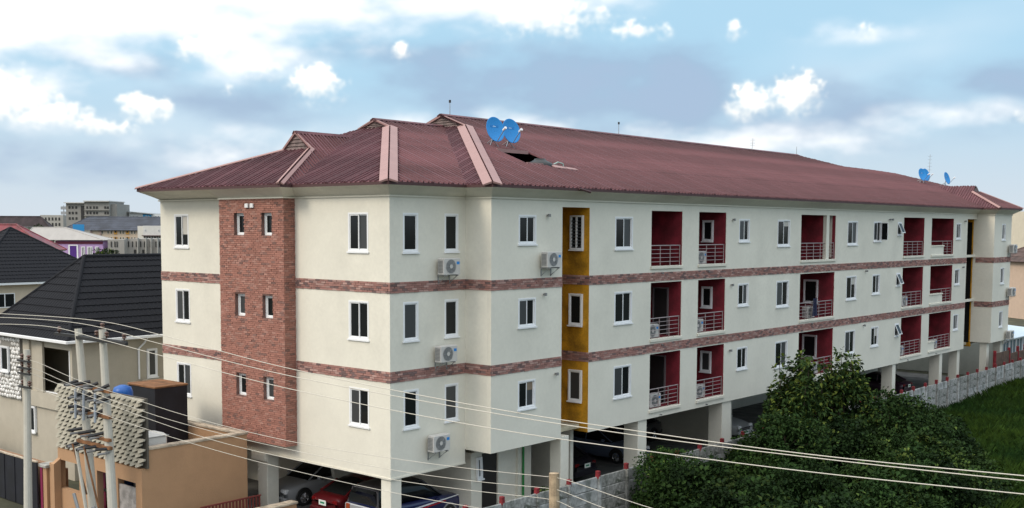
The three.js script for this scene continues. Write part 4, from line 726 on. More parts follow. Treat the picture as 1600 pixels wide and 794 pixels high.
// house with black tiled hip roof, next door
{
  const o = thing('tiled_house', 'grey two-storey house with black tiled hip roof and white stone panel next to the block', 'house');
  const X = -2.23, Z = -17.78, EYa = 6.2;
  const w = slabXY([[-Z, 0], [25.2, 0], [25.2, 6.05], [-Z, 6.05]], [[17.95, 20.85, 3.68, 5.73]], .25, faceX(X)); put('wall', w, M.greyWall, o);
  const w2 = new MB(); w2.box(X + .251, 0, Z - .25, 10, 6.05, Z); w2.box(X + .25, 3.4, -20.9, X + 1.9, 3.66, Z - .26); w2.box(X + 1.9, 0, -25, X + 2.1, 6.0, Z - .26); w2.box(X + .25, 0, -25.2, 10, 6.05, -25); w2.build('wall', M.greyWall, o);
  const bl = new MB(); bl.box(X - .12, 3.0, -22.25, X - .001, 3.68, Z - .05); bl.build('balcony_band', M.greyWall, o);
  const cp = new MB(); for (const z of [-22.1, -20.86]) cp.box(X - .1, 3.69, z, X - .002, 5.95, z + .6); cp.build('pilaster', M.greyWall, o);
  const op = new MB(); op.box(X + .02, 3.7, -20.84, X + .06, 3.75, -17.97); for (const [a, b] of [[-20.84, -20.78], [-18.02, -17.96]]) op.box(X - .02, 3.7, a, X + .06, 5.72, b); op.build('opening_frame', M.white, o);
  // irregular white stones on the panel
  const sp = new MB(); sp.box(X - .14, 3.15, -24.7, X - .002, 6.0, -22.3); const spo = sp.build('stone_panel', mat(.22, .21, .19, .95), o);
  const stones = []; const sg = [0, 1, 2, 3].map(() => { const g = new THREE.IcosahedronGeometry(.5, 1); const p = g.attributes.position; const hh = rr(0, 9); for (let i = 0; i < p.count; i++) { const n = 1 + .25 * perlin.noise(p.getX(i) * 3 + hh, p.getY(i) * 3, p.getZ(i) * 3); p.setXYZ(i, p.getX(i) * n, p.getY(i) * n, p.getZ(i) * n); } g.computeVertexNormals(); return g; });
  const sm2 = [mat(.72, .71, .69, .85), mat(.60, .59, .57, .85), mat(.8, .79, .77, .85)];
  let rowN = 0; for (let y = 3.22; y < 5.98; y += .19, rowN++) for (let z = -24.65 + (rowN % 2) * .12; z < -22.35; z += .25) { if (z > -24.2 && z < -23.15 && y > 4.25 && y < 5.7) continue; const s = put('stone', sg[(rnd() * 4) | 0], sm2[(rnd() * 3) | 0], spo); s.position.set(X - .14, y + rr(-.03, .03), z + rr(-.03, .03)); s.scale.set(.09, rr(.14, .2), rr(.2, .27)); s.rotation.x = rr(-.5, .5); }
  { const q = windowAt(o, 'x', X - .25, -24.08, -23.28, 4.36, 5.55, 'single'); }
  windowAt(o, 'x', X - .1, -21.65, -21.12, 1.75, 2.95, 'single');
  windowAt(o, 'z', Z + .1, 1.36, 1.86, 4.24, 5.55, 'single'); const wl = new MB(); wl.box(1.1, 4.08, Z, 2.05, 4.16, Z + .3); wl.build('window_ledge', M.greyWall, o);
  const lp = new MB(); lp.box(X + .02, 0, -20.3, X + .1, 2.9, -18.9); lp.build('dark_door', M.dark, o);
  const dp = new MB(); dp.bar([.94, 4.2, Z + .07], [.94, 5.6, Z + .07], .045); dp.bar([.94, 5.6, Z + .07], [1.15, 5.85, Z + .2], .045); dp.bar([1.15, 5.85, Z + .2], [1.2, 6.1, Z + .38], .045); dp.build('drain_pipe', M.white, o);
  const ea = new MB(); ea.box(-2.63, 6.05, -25.6, 10, 6.17, -17.38); ea.build('eave_soffit', M.greyWall, o); const gt = new MB(); gt.cbox(-2.75, 6.1, -25.6, -2.632, 6.22, -17.26, .015); gt.cbox(-2.63, 6.1, -17.378, 10, 6.22, -17.26, .015); gt.build('gutter', M.white, o);
  const r = new THREE.Group(); r.name = 'roof'; o.add(r);
  const a = [-2.63, EYa, -17.38], b = [-2.63, EYa, -25.6], c = [.42, 9.72, -21.47], d = [10, 9.72, -21.47];
  tileFace(r, [a, b, c], [0, 0, 1]); tileFace(r, [a, [10, EYa, -17.38], d, c], [1, 0, 0]); tileFace(r, [b, [10, EYa, -25.6], d, c], [1, 0, 0], { tile: 0 });
  ridgeBar(r, a, c, .09, M.tile); ridgeBar(r, b, c, .09, M.tile); ridgeBar(r, c, d, .1, M.tile);
  const y = thing('yard_rubble_wall', 'low brown yard wall left of the grey house, half hidden by the leftmost pole', 'wall', [-4.2, 0, -22]); const yw = new MB(); yw.box(-.1, 0, -4, .1, 2.1, -1.2); yw.build('wall_body', M.concPlain, y); const yr = new MB(); yr.bar([-.2, 2.2, -4], [-.2, 2.3, -1.0], .05); yr.build('pale_rail', M.coping, y);
  const bt = thing('blue_water_tank', 'small blue barrel top behind the breeze-block screen', 'water tank', [-4.9, 0, -9.0]); const g = new THREE.LatheGeometry([[0, 0], [.33, 0], [.36, .5], [.36, 5.1], [.3, 5.28], [.1, 5.36], [0, 5.36]].map(p => new THREE.Vector2(...p)), 24); put('barrel', g, mat(.01, .10, .38, .4), bt);
}
// houses of the estate behind
function bgHouse(name, label, l, d, turn = 0) { const p = spotAt(l, d); return thing(name, label, 'house', p, VIEW + turn); }
function hip(o, x0, x1, z0, z1, ey, ry, r0, r1, m, course = .42, tile = 0, rz = null) {
  const zc = rz ?? (z0 + z1) / 2, r = new THREE.Group(); r.name = 'roof'; o.add(r);
  const A = [x0, ey, z1], Bq = [x1, ey, z1], Cq = [x1, ey, z0], D = [x0, ey, z0], R0 = [r0, ry, zc], R1 = [r1, ry, zc], same = r1 - r0 < .05;
  tileFace(r, same ? [A, Bq, R1] : [A, Bq, R1, R0], [1, 0, 0], { course, tile, m }); tileFace(r, [Bq, Cq, R1], [0, 0, 1], { course, tile, m }); tileFace(r, [D, A, R0], [0, 0, 1], { course, tile, m }); tileFace(r, same ? [D, Cq, R1] : [D, Cq, R1, R0], [1, 0, 0], { course: 2, tile: 0, m });
  for (const [a, b] of same ? [[A, R0], [Bq, R1], [Cq, R1], [D, R0]] : [[A, R0], [Bq, R1], [Cq, R1], [D, R0], [R0, R1]]) ridgeBar(r, a, b, .1, m);
  return r;
}
const walls = (o, x0, x1, z0, z1, h, m) => { const b = new MB(); b.box(x0, 0, z0, x1, h, z1); return b.build('wall', m, o); };
const paint = (r, g, b) => mat(r, g, b, .9, { map: rep(T.stucco, .2) });
{ // black pyramid roof at the left edge: near corner, long sides along the street grid
  const p = spotAt(-43.6, 90), o = thing('cream_house', 'cream house with black tiled pyramid roof at the left edge', 'house', p, 0);
  hip(o, 0, 13, -13, 0, 6.5, 11.0, 6.4, 6.5, M.tile, .5, .3);
  walls(o, .6, 12.4, -12.4, -.6, 6.45, paint(.62, .52, .40)); const s = new MB(); s.box(.02, 6.3, -12.98, 12.98, 6.48, -.02); s.build('soffit', M.white, o);
  for (const [a, b] of [[2.2, 3.9], [7.0, 7.9], [10.5, 11.3]]) plainWin(o, a, b, 4.4, 5.6, -.6); for (const z of [-5, -9]) windowAt(o, 'x', .49, z, z + 1.3, 4.4, 5.6);
}
{
  const red = mat(.24, .028, .04, .45, { map: rep(T.stain, .2) }), o = bgHouse('red_roof_house', 'tan house with bright red metal roof behind the black pyramid roof', -55, 122);
  hip(o, -12, 4.6, -5, 0, 8.55, 11.35, -8, .1, red, 5, 0); walls(o, -11.5, 4.1, -4.5, -.5, 8.5, paint(.60, .40, .20)); const s = new MB(); s.box(-11.9, 8.4, -4.9, 4.5, 8.53, -.1); s.build('soffit', M.coping, o); plainWin(o, 2, 3.2, 6.4, 7.6, -.5);
}
{
  const o = bgHouse('lilac_house', 'lilac house with pale grey roof, purple door and white-trimmed windows', -57.8, 150), gr = mat(.42, .40, .38, .8, { map: rep(T.stucco, .2) });
  hip(o, -8, 3.4, -4, .4, 9.35, 11.0, -6.9, -2.6, gr, 9, 0);
  walls(o, -3.2, 3.1, -3.6, 0, 9.3, paint(.52, .34, .62));
  const fz = new MB(); fz.box(-3.22, 8.85, 0, 3.12, 9.2, .06); fz.build('maroon_frieze', mat(.14, .02, .05, .7), o);
  const dr = new MB(); dr.box(-1.3, 6.9, .02, -.4, 8.6, .08); dr.build('door', mat(.07, .015, .20, .5), o); const db = new MB(); db.box(-1.5, 6.7, .02, -1.31, 8.75, .1); db.box(-.39, 6.7, .02, -.2, 8.75, .1); db.box(-1.31, 8.61, .02, -.39, 8.75, .1); db.box(-1.6, 6.5, .02, -.1, 6.69, .5); db.build('door_surround', M.white, o);
  for (const [a, b, n] of [[.2, .72, 1], [1.0, 1.72, 2], [2.1, 2.55, 1]]) plainWin(o, a, b, 7.2, 8.5, .02, M.white, M.glass, n, .1);
  const ds = new MB(); ds.bar([-1.8, 10.2, -2], [-1.5, 10.5, -1.6], .5, .1, 14); ds.build('white_dish', M.white, o);
}
{
  const o = bgHouse('long_roof_house', 'long low house with dark brown roof on the skyline at the left', -84, 205); hip(o, -22, -.5, -2, 0, 11.1, 13.0, -18, -2.5, mat(.045, .03, .035, .8, { map: rep(T.stain, .2) }), 2, 0); walls(o, -21, -1, -1.7, -.3, 11.05, paint(.5, .47, .42)); for (let x = -10; x < -2.5; x += 3) plainWin(o, x, x + 1.2, 8.9, 10.3, -.3);
}
{
  const d = 230, o = bgHouse('peach_apartment_block', 'peach apartment block with ochre balconies under a long dark slate roof', -77, d), k = d / 1751;
  const x = px => (px - 214) * k, y = py => 11.1 - (py - 361) * k;
  hip(o, x(98), x(300), -14, .5, y(366), y(344.5), x(122), x(280), mat(.05, .058, .08, .75, { map: rep(T.stain, .15) }), 1.2, 0); walls(o, x(144), x(296), -13, 0, y(366) - .05, paint(.58, .47, .36));
  for (const py of [369, 379, 389]) { for (const px of [160, 169, 174, 188, 192.5, 206, 210.5, 226, 231]) plainWin(o, x(px), x(px + 2.6), y(py - 2.4), y(py - 2.4) - 0 - 4.6 * k + 4.6 * k * 0 < 0 ? 0 : y(py + 2.2), .02, M.creamTrim, M.glass, 0, .05); for (const px of [179.5, 198]) { const b = new MB(); b.box(x(px), y(py + 3), .02, x(px + 5), y(py - 3), .12); b.build('ochre_balcony', mat(.50, .26, .05, .8), o); const dk = new MB(); dk.box(x(px + 1.2), y(py + .5), .121, x(px + 3.8), y(py - 2.4), .14); dk.build('balcony_opening', M.dark, o); } }
  for (const px of [144, 158.5]) { const q = new MB(); q.box(x(px) - .15, 0, .0, x(px) + .15, y(366), .2); q.build('downpipe', mat(.3, .22, .2, .8), o); }
  const bp = thing('blue_hoarding', 'bright blue panel in front of the dark slate roof', 'panel', spotAt(-85.3, 221), VIEW); const m = new MB(); m.box(-1.1, 0, -.15, 1.1, y(375) + .0, .0); m.build('support', M.concPlain, bp); const m2 = new MB(); m2.box(-1.1, y(375), -.1, 1.1, y(357), .1); m2.build('panel_face', mat(.015, .22, .50, .6), bp);
}
{ // unfinished grey frame on the skyline
  const d = 320, k = d / 1751, o = bgHouse('unfinished_block', 'grey unfinished concrete block rising highest on the left skyline', (142 - 800) * k, d), x = px => (px - 142) * k, y = py => 11.1 - (py - 361) * k, cm = paint(.30, .29, .27);
  const c = new MB(); c.box(x(104), 0, -12, x(133.8), y(324), -.6); c.box(x(134), 0, -12, x(173), y(321.5), 0); c.box(x(173.2), 0, -12, x(182), y(325), -1.2); c.build('concrete_frame', cm, o);
  const rf = new MB(); rf.box(x(102.5), y(324), -12.5, x(134.4), y(322.6), .3); rf.box(x(133.5), y(321.4), -12.5, x(174), y(320), .8); rf.build('roof_slab', mat(.55, .54, .52, .9), o);
  for (const py of [330.5, 339, 347.5]) for (const px of [108, 113, 118.5, 137, 142, 147.5, 152, 165, 169]) { const q = new MB(), z = px < 134 ? -.58 : .02; q.box(x(px), y(py + 2), z, x(px + 3), y(py - 1.8), z + .05); q.build('window_opening', M.dark, o); }
  for (const py of [334.5, 343]) { const q = new MB(); q.box(x(134), y(py + .5), .0, x(173), y(py - .3), .5); q.build('floor_edge', cm, o); }
  const st = new MB(); st.box(x(127.5), y(352), -.58, x(132.5), y(328), -.4); st.build('stair_slot', M.dark, o);
  const pb = bgHouse('pale_block', 'pale low flat block beside the unfinished block', (82 - 800) * .19, 332); const b = new MB(); b.box(-3, 0, -9, 3.8, 14.6, 0); b.build('wall', paint(.42, .41, .38), pb); for (let i = 0; i < 6; i++) for (let j = 0; j < 2; j++) { const q = new MB(); q.box(-2.6 + i * 1.0, 11.4 + j * 1.6, .02, -2.1 + i * 1.0, 12.3 + j * 1.6, .06); q.build('window', M.dark, pb); }
  const ms = thing('telecom_mast', 'thin distant telecom mast on the left skyline', 'mast', spotAt((97 - 800) * .19, 335), VIEW); const mm = new MB(); mm.bar([0, 0, 0], [0, 17.5, 0], .25, .12, 6); mm.build('pole', M.galv, ms); for (const yy of [14.8, 16.3]) { const a = new MB(); a.box(-.8, yy, -.3, .8, yy + .9, .3); a.build('antenna_panel', M.galv, ms); }
}
{
  const d = 330, k = d / 1751, o = bgHouse('blue_white_block', 'white block with a blue middle bay on the skyline left of the main block', (226 - 800) * k, d), x = px => (px - 226) * k, y = py => 11.1 - (py - 361) * k;
  const a = new MB(); a.box(x(203), 0, -10, x(224.8), y(338), 0); a.box(x(238.2), 0, -10, x(256), y(340.5), 0); a.build('wall', paint(.66, .68, .68), o); const b = new MB(); b.box(x(225), 0, -10, x(238), y(341), .2); b.build('blue_bay', mat(.03, .24, .46, .8), o); const r = new MB(); r.hexa([[x(202), y(337.5), -10.5], [x(256), y(341), -10.5], [x(256), y(340), -10.5], [x(202), y(336.3), -10.5], [x(202), y(337.5), .8], [x(240), y(340.8), .8], [x(240), y(339.6), .8], [x(202), y(336.3), .8]]); r.build('roof_slab', M.galv, o);
  for (const px of [209, 215, 229, 233, 244, 248]) plainWin(o, x(px), x(px + 2), y(346.5), y(343), px > 224 && px < 238 ? .22 : .02, M.white, M.glass, 0, .06);
}
{
  const d = 190, k = d / 1751, o = bgHouse('white_flat_house', 'white flat-roofed house right of the peach block', (235 - 800) * k, d), x = px => (px - 235) * k, y = py => 11.1 - (py - 361) * k;
  walls(o, x(216), x(226), -8, 0, y(359), paint(.70, .68, .62)); walls(o, x(226.1), x(275), -8, .6, y(358.5), paint(.68, .67, .64)); for (const px of [229, 250]) plainWin(o, x(px), x(px + 1.6), y(367.5), y(364), .62, M.white, M.dark, 0, .04); const c = new MB(); c.box(x(226), y(374.5), .6, x(275), y(373.3), 1.2); c.build('canopy', M.fascia, o); const rb = new MB(); for (let i = 0; i < 8; i++) rb.box(x(228 + i * 4), y(379), .62, x(229.5 + i * 4), y(375), .7); rb.build('ground_openings', M.dark, o);
}
{
  const d = 150, k = d / 1751, o = bgHouse('grey_concrete_shell', 'grey unplastered concrete shell just above the black tiled roof', (214 - 800) * k, d), x = px => (px - 214) * k, y = py => 11.1 - (py - 361) * k;
  const b = new MB(); b.box(x(169), 0, -9, x(194.8), y(380), 0); b.box(x(195), 0, -9, x(275), y(379), -1); b.build('wall', paint(.36, .345, .32), o);
  for (const px of [174, 179.5, 183, 197, 203, 209, 216, 222, 231, 240, 246]) { const q = new MB(), z = px < 194 ? .02 : -.98; q.box(x(px), y(392), z, x(px + 1.5), y(383), z + .06); q.build('window_slot', M.dark, o); }
  for (const px of [194, 213, 226, 234, 244]) { const q = new MB(); q.box(x(px), 0, -.99, x(px + 1.3), y(377.5), -.4); q.build('column', paint(.42, .41, .38), o); }
  const ar = new MB(); for (const px of [175, 181, 206, 219]) ar.box(x(px), y(402), px < 194 ? .02 : -.98, x(px + 3), y(396), px < 194 ? .1 : -.9); ar.build('lower_opening', M.dark, o);
}
// right of the block: shed, gates, distant house
{
  const o = thing('white_roof_shed', 'low shed with bluish white sheet roof beyond the far wing', 'shed', [61.5, 0, -1]);
  const r = new MB(); for (let i = 0; i < 12; i++) r.hexa([[i * .9, 3.7, -8], [i * .9 + .86, 3.7, -8], [i * .9 + .86, 3.75, -8], [i * .9, 3.75, -8], [i * .9, 2.9, 2.6], [i * .9 + .86, 2.9, 2.6], [i * .9 + .86, 2.95, 2.6], [i * .9, 2.95, 2.6]]);
  for (let i = 0; i < 12; i++) { const q = new MB(); q.hexa([[i * .9, 3.7, -8], [i * .9 + .86, 3.7, -8], [i * .9 + .86, 3.75, -8], [i * .9, 3.75, -8], [i * .9, 2.9, 2.6], [i * .9 + .86, 2.9, 2.6], [i * .9 + .86, 2.95, 2.6], [i * .9, 2.95, 2.6]]); q.build('roof_sheet', mat(.62, .70, .76, .4), o); }
  const w = new MB(); w.box(.2, 0, -7.8, 10.6, 2.9, -7.6); w.box(.2, 0, -7.6, .4, 2.95, 2.2); w.box(.4, 0, 2.0, 10.6, 1.0, 2.2); w.build('wall', paint(.5, .5, .46), o); for (let i = 0; i < 6; i++) plainWin(o, .5 + i * 1.65, 2.0 + i * 1.65, 1.05, 2.75, 2.08, M.white, mat(.10, .14, .17, .2), 1);
  const g = thing('brown_gate', 'brown sheet gate between the far wing columns and the fence', 'gate', [54.6, 0, 2.9]); const m = new MB(); m.box(0, .2, -.04, 3.0, 2.55, .04); m.build('gate_leaf', M.wood, g); for (const x of [-.1, 3.0]) { const p = new MB(); p.cbox(x, 0, -.1, x + .12, 2.75, .1, .02); p.build('gate_post', M.red, g); }
  const g2 = thing('brown_gate', 'brown sheet gate at the right edge in front of the white shed', 'gate', [58.9, 0, 2.6]); const m2 = new MB(); m2.box(0, .2, -.04, 5.0, 2.2, .04); m2.build('gate_leaf', M.wood, g2); for (const x of [1.7, 3.4]) { const p = new MB(); p.cbox(x, 0, -.1, x + .12, 2.6, .1, .02); p.build('gate_post', M.red, g2); }
  const h = bgHouse('peach_house', 'peach house with brown hip roof at the right edge', 67.5, 140, .2); hip(h, -3.4, 10, -9, 0, 7.2, 9.3, .2, 6, mat(.10, .06, .05, .8, { map: rep(T.stain, .2) }), 1.2, 0); walls(h, -2.8, 9.5, -8.5, -.5, 7.15, paint(.58, .44, .34)); plainWin(h, -1.4, -.6, 5.0, 6.1, -.5); plainWin(h, .4, 1.2, 5.0, 6.1, -.5);
  const tb = bgHouse('cream_tower_block', 'plain cream tall block cut by the right edge', 83, 178, .1); const t = new MB(); t.box(-1.6, 0, -9, 9, 14.2, 0); t.build('wall', paint(.66, .60, .48), tb); for (const y of [5, 8, 11]) plainWin(tb, .2, 1.1, y, y + 1.3, .02);
  const gb = bgHouse('far_grey_house', 'small grey house in the distance past the far wing', 103, 240); walls(gb, -3, 3, -6, 0, 7.4, paint(.3, .28, .27)); hip(gb, -3.4, 3.4, -6.4, .4, 7.4, 8.6, -1, 1, mat(.12, .09, .085, .8), 2, 0);
  const pv = new MB(); pv.box(64, -.2, -60, 78, .01, -10); struct('side_road', pv, mat(.30, .26, .21, .95, { map: rep(T.stain, .3) }));
  const bw = thing('pale_perimeter_wall', 'low pale block wall crossing the ground behind the white shed', 'wall', spotAt(62, 118), VIEW); const b2 = new MB(); b2.box(-6, 0, -.15, 12, 1.3, .15); b2.build('wall_body', M.concPlain, bw);
  const sd = thing('white_van', 'white van parked far off at the right edge', 'van', spotAt(66.5, 132), VIEW + .5); const vb = new MB(); vb.cbox(-2.2, .4, -.9, 2.2, 2.2, .9, .25); vb.build('body', M.white, sd); const vg = new MB(); vg.box(-1.9, 1.3, .901, 1.5, 1.85, .915); vg.build('side_window', M.glass, sd); for (const x of [-1.4, 1.4]) { const wv = new MB(); wv.bar([x, .36, .7], [x, .36, .93], .36, .36, 14); wv.build('wheel', M.rubber, sd); }
}
// ---------------------------------------------------------------- parked cars
function loft(stations, sec) {                          // stations along x; sec(s) -> ring of [y, z]
  const rings = stations.map(s => sec(s).map(([y, z]) => [s.x, y, z])), n = rings[0].length, pos = [], idx = [];
  for (const r of rings) for (const p of r) pos.push(...p);
  for (let i = 0; i + 1 < rings.length; i++) for (let j = 0; j < n; j++) { const a = i * n + j, b = i * n + (j + 1) % n, c = a + n, d = b + n; idx.push(a, c, b, b, c, d); }
  for (const e of [0, rings.length - 1]) { const c = pos.length / 3, r = rings[e]; pos.push(stations[e].x, r.reduce((s, p) => s + p[1], 0) / n, 0); for (let j = 0; j < n; j++) e ? idx.push(c, e * n + j, e * n + (j + 1) % n) : idx.push(c, (j + 1) % n, j); }
  const g = new THREE.BufferGeometry(); g.setAttribute('position', new THREE.Float32BufferAttribute(pos, 3)); g.setIndex(idx); g.computeVertexNormals(); return g;
}
const bodySec = s => { const w = s.w, b = s.b, t = s.t, h = t - b, H = [[b, w * .86], [b + h * .12, w * .97], [b + h * .45, w], [b + h * .75, w * .985], [t - h * .08, w * .93], [t, w * .78], [t + .012, w * .35]]; return [...H, ...H.map(([y, z]) => [y, -z]).reverse()]; };
const cabSec = s => { const w = s.w, b = s.b, t = Math.max(s.t, b + .01), h = t - b, k = s.k ?? .8, H = [[b, w], [b + h * .5, mix(w, w * k, .42)], [t - h * .1, mix(w, w * k, .9)], [t, w * k * .9], [t + .02, w * .35]]; return [...H, ...H.map(([y, z]) => [y, -z]).reverse()]; };
const SHAPES = {
  sedan: { body: [[-2.3, .70, .36, .78], [-2.22, .80, .27, .98], [-1.9, .86, .22, 1.03], [-1.2, .89, .2, 1.0], [0, .9, .2, .97], [.95, .89, .2, .95], [1.6, .87, .2, .86], [2.1, .82, .22, .74], [2.27, .70, .32, .62]], cab: [[-1.85, .76, 1.0, 1.01], [-1.1, .78, .98, 1.40], [-.4, .79, .97, 1.46], [.2, .78, .96, 1.44], [1.05, .74, .93, .94]], roof: [[-1.0, .62, 1.395], [-.4, .66, 1.47], [.15, .63, 1.455]], tail: .86, head: .68, glass: [[-1.0, -.05], [.0, .75]] },
  suv: { body: [[-2.25, .78, .42, 1.1], [-2.18, .87, .34, 1.18], [-1.8, .91, .3, 1.18], [-.6, .92, .28, 1.14], [.7, .92, .28, 1.12], [1.05, .9, .28, 1.08], [1.9, .87, .3, .98], [2.2, .76, .4, .86]], cab: [[-2.16, .80, 1.12, 1.60], [-2.0, .82, 1.12, 1.76], [-.8, .83, 1.12, 1.82], [.2, .82, 1.11, 1.78], [1.15, .78, 1.06, 1.08]], roof: [[-2.05, .68, 1.765], [-.8, .71, 1.835], [.2, .68, 1.79]], tail: 1.0, head: .82, glass: [[-2, -1], [-.9, .2]] },
};
const wheelG = (() => {
  const t = new THREE.LatheGeometry([[.21, -.1], [.30, -.105], [.325, -.08], [.33, 0], [.325, .08], [.30, .105], [.21, .1]].map(p => new THREE.Vector2(...p)), 28); t.rotateX(Math.PI / 2);
  const r = new MB(); for (let i = 0; i < 5; i++) { const a = i / 5 * 6.2832; r.bar([0, 0, .085], [Math.cos(a) * .2, Math.sin(a) * .2, .075], .045, .032, 6); } r.bar([0, 0, .05], [0, 0, .1], .06, .05, 12); for (let i = 0; i < 20; i++) { const a = i / 20 * 6.2832, b = (i + 1) / 20 * 6.2832; r.bar([Math.cos(a) * .2, Math.sin(a) * .2, .07], [Math.cos(b) * .2, Math.sin(b) * .2, .07], .02, .02, 5); r.tri([0, 0, .02], [Math.cos(a) * .21, Math.sin(a) * .21, .02], [Math.cos(b) * .21, Math.sin(b) * .21, .02]); }
  return { t, r: r.geo() };
})();
const plateTex = (() => { const c = document.createElement('canvas'); c.width = 128; c.height = 64; const x = c.getContext('2d'); x.fillStyle = '#e8eee8'; x.fillRect(0, 0, 128, 64); x.fillStyle = '#2f8f6a'; x.fillRect(26, 22, 76, 22); const t = new THREE.CanvasTexture(c); t.colorSpace = THREE.SRGBColorSpace; return t; })();
const plateM = new THREE.MeshStandardMaterial({ map: plateTex, roughness: .5 });
const lampR = mat(.16, .006, .008, .15), lampW = mat(.75, .76, .78, .12), gapM = mat(.02, .02, .02, .6);
function car(label, kind, paintM, x, z, turn, opt = {}) {
  const o = thing(opt.name ?? (kind === 'suv' ? 'parked_suv' : 'parked_car'), label, 'car', [x, 0, z], turn, 'cars parked under the block'), S = SHAPES[kind];
  put('body', loft(S.body.map(([x, w, b, t]) => ({ x, w, b, t })), bodySec), paintM, o);
  put('windows', loft(S.cab.map(([x, w, b, t]) => ({ x, w, b, t })), cabSec), M.glass, o);
  const rf = loft(S.roof.map(([x, w, t]) => ({ x, w, t })), s => [[s.t - .05, s.w], [s.t, s.w * .96], [s.t + .022, s.w * .5], [s.t + .022, -s.w * .5], [s.t, -s.w * .96], [s.t - .05, -s.w]]); put('roof_panel', rf, opt.top ?? paintM, o);
  const p = new MB(), c = S.cab, n = c.length; for (const s of [-1, 1]) { p.bar([c[n - 1][0] - .02, c[n - 1][3] + .02, s * c[n - 1][1] * .96], [c[n - 2][0], c[n - 2][3] - .02, s * c[n - 2][1] * .78], .035, .03, 6); p.bar([c[0][0] + .03, c[0][2] + .02, s * c[0][1] * .98], [c[1][0], c[1][3] - .02, s * c[1][1] * .78], .06, .04, 6); const xm = (c[1][0] + c[n - 2][0]) / 2; p.bar([xm, .97, s * .80], [xm, c[2][3] - .03, s * .645], .035, .03, 6); } p.build('pillars', opt.top ?? paintM, o);
  const tl = S.body[0][0], hd = S.body[S.body.length - 1][0];
  for (const s of [-1, 1]) {
    const a = new MB(); a.cbox(tl + .01, S.tail - .1, s > 0 ? .46 : -.74, tl + .16, S.tail + .03, s > 0 ? .74 : -.46, .03); a.build('taillight', lampR, o);
    const h = new MB(); h.cbox(hd - .22, S.head - .1, s > 0 ? .42 : -.76, hd - .02, S.head + .06, s > 0 ? .76 : -.42, .03); h.build('headlight', lampW, o);
    const m = new MB(); m.cbox(.62, .98, s > 0 ? .9 : -1.06, .78, 1.1, s > 0 ? 1.06 : -.9, .03); m.build('wing_mirror', opt.mirror ?? paintM, o);
    for (const wx of [-1.38, 1.42]) {
      const ar = new THREE.TorusGeometry(.37, .045, 8, 24, Math.PI); const am = put('wheel_arch', ar, opt.arch ?? gapM, o); am.position.set(wx, .33, s * .875);
      const w = new THREE.Group(); w.name = 'wheel'; w.position.set(wx, .33, s * .81); if (s < 0) w.rotation.y = Math.PI; o.add(w); put('tyre', wheelG.t, M.rubber, w); put('rim', wheelG.r, M.chrome, w);
    }
  }
  const gr = new MB(); gr.cbox(hd - .06, .46, -.42, hd + .015, .62, .42, .02); gr.build('grille', gapM, o); const gb = new MB(); gb.box(hd + .012, .535, -.4, hd + .03, .555, .4); gb.build('grille_bar', M.chrome, o);
  const bf = new MB(); bf.cbox(hd - .2, .26, -.78, hd + .05, .44, .78, .05); bf.build('front_bumper', paintM, o); const br = new MB(); br.cbox(tl - .06, .34, -.8, tl + .2, .56, .8, .05); br.build('rear_bumper', opt.rear ?? paintM, o);
  const pg = new THREE.PlaneGeometry(.42, .2); const rp = put('number_plate', pg, plateM, o); rp.position.set(tl - .068, kind === 'suv' ? .74 : .76, 0); rp.rotation.y = -Math.PI / 2; const fp = put('number_plate', pg, plateM, o); fp.position.set(hd + .062, .36, 0); fp.rotation.y = Math.PI / 2;
  const hb = new MB(); for (const s of [-1, 1]) for (const hx of [-.75, .25]) hb.box(hx, .82, s * .9 - .012, hx + .16, .85, s * .9 + .012); hb.build('door_handles', M.chrome, o);
  return o;
}
const carPaint = (r, g, b) => new THREE.MeshPhysicalMaterial({ color: lin(r, g, b), roughness: .38, metalness: .25, clearcoat: .8, clearcoatRoughness: .08 });
const silver = carPaint(.36, .37, .385);
car('silver sedan nosing out beside the first wing column', 'sedan', silver, 3.1, -7.75, Math.PI);
car('dark red sedan backed towards the wing between two columns', 'sedan', carPaint(.11, .004, .008), 2.9, -4.35, 0);
{
  const o = car('blue and silver off-roader with red and white side stripes behind the corner column', 'suv', carPaint(.012, .018, .09), 2.4, -1.75, 0, { rear: silver, arch: mat(.25, .25, .26, .6), top: carPaint(.05, .05, .06) });
  const t = new MB(); t.cbox(-2.3, .56, -.82, -2.2, 1.16, .82, .04); t.build('tailgate', silver, o);
  for (const s of [1, -1]) { const m = new MB(); m.hexa([[-1.9, .72, s * .915], [1.9, .95, s * .905], [1.9, .98, s * .905], [-1.9, .80, s * .915], [-1.9, .72, s * .935], [1.9, .95, s * .925], [1.9, .98, s * .925], [-1.9, .80, s * .935]]); m.build('white_stripe', M.white, o); const r = new MB(); r.hexa([[-1.9, .64, s * .915], [1.2, .84, s * .915], [1.2, .88, s * .915], [-1.9, .70, s * .915], [-1.9, .64, s * .935], [1.2, .84, s * .935], [1.2, .88, s * .935], [-1.9, .70, s * .935]]); r.build('red_stripe', mat(.45, .02, .03, .4), o); }
  for (const z of [-.62, .62]) { const l = new MB(); l.cbox(-2.325, .95, z - .1, -2.29, 1.15, z + .1, .01); l.build('orange_lamp', mat(.28, .05, .015, .2), o); }
}
car('black sedan seen from behind past the ochre recess', 'sedan', carPaint(.012, .010, .02), 12.6, -3.3, Math.PI / 2);
car('bluish grey car facing the fence behind the second column', 'sedan', carPaint(.16, .20, .30), 17.5, -3.7, -Math.PI / 2);
car('dark grey sedan parked deep inside behind the third column', 'sedan', carPaint(.07, .07, .075), 21.2, -5.0, Math.PI);
car('white-fronted car facing the fence beside the tree', 'sedan', carPaint(.55, .57, .6), 26.6, -3.2, -Math.PI / 2);
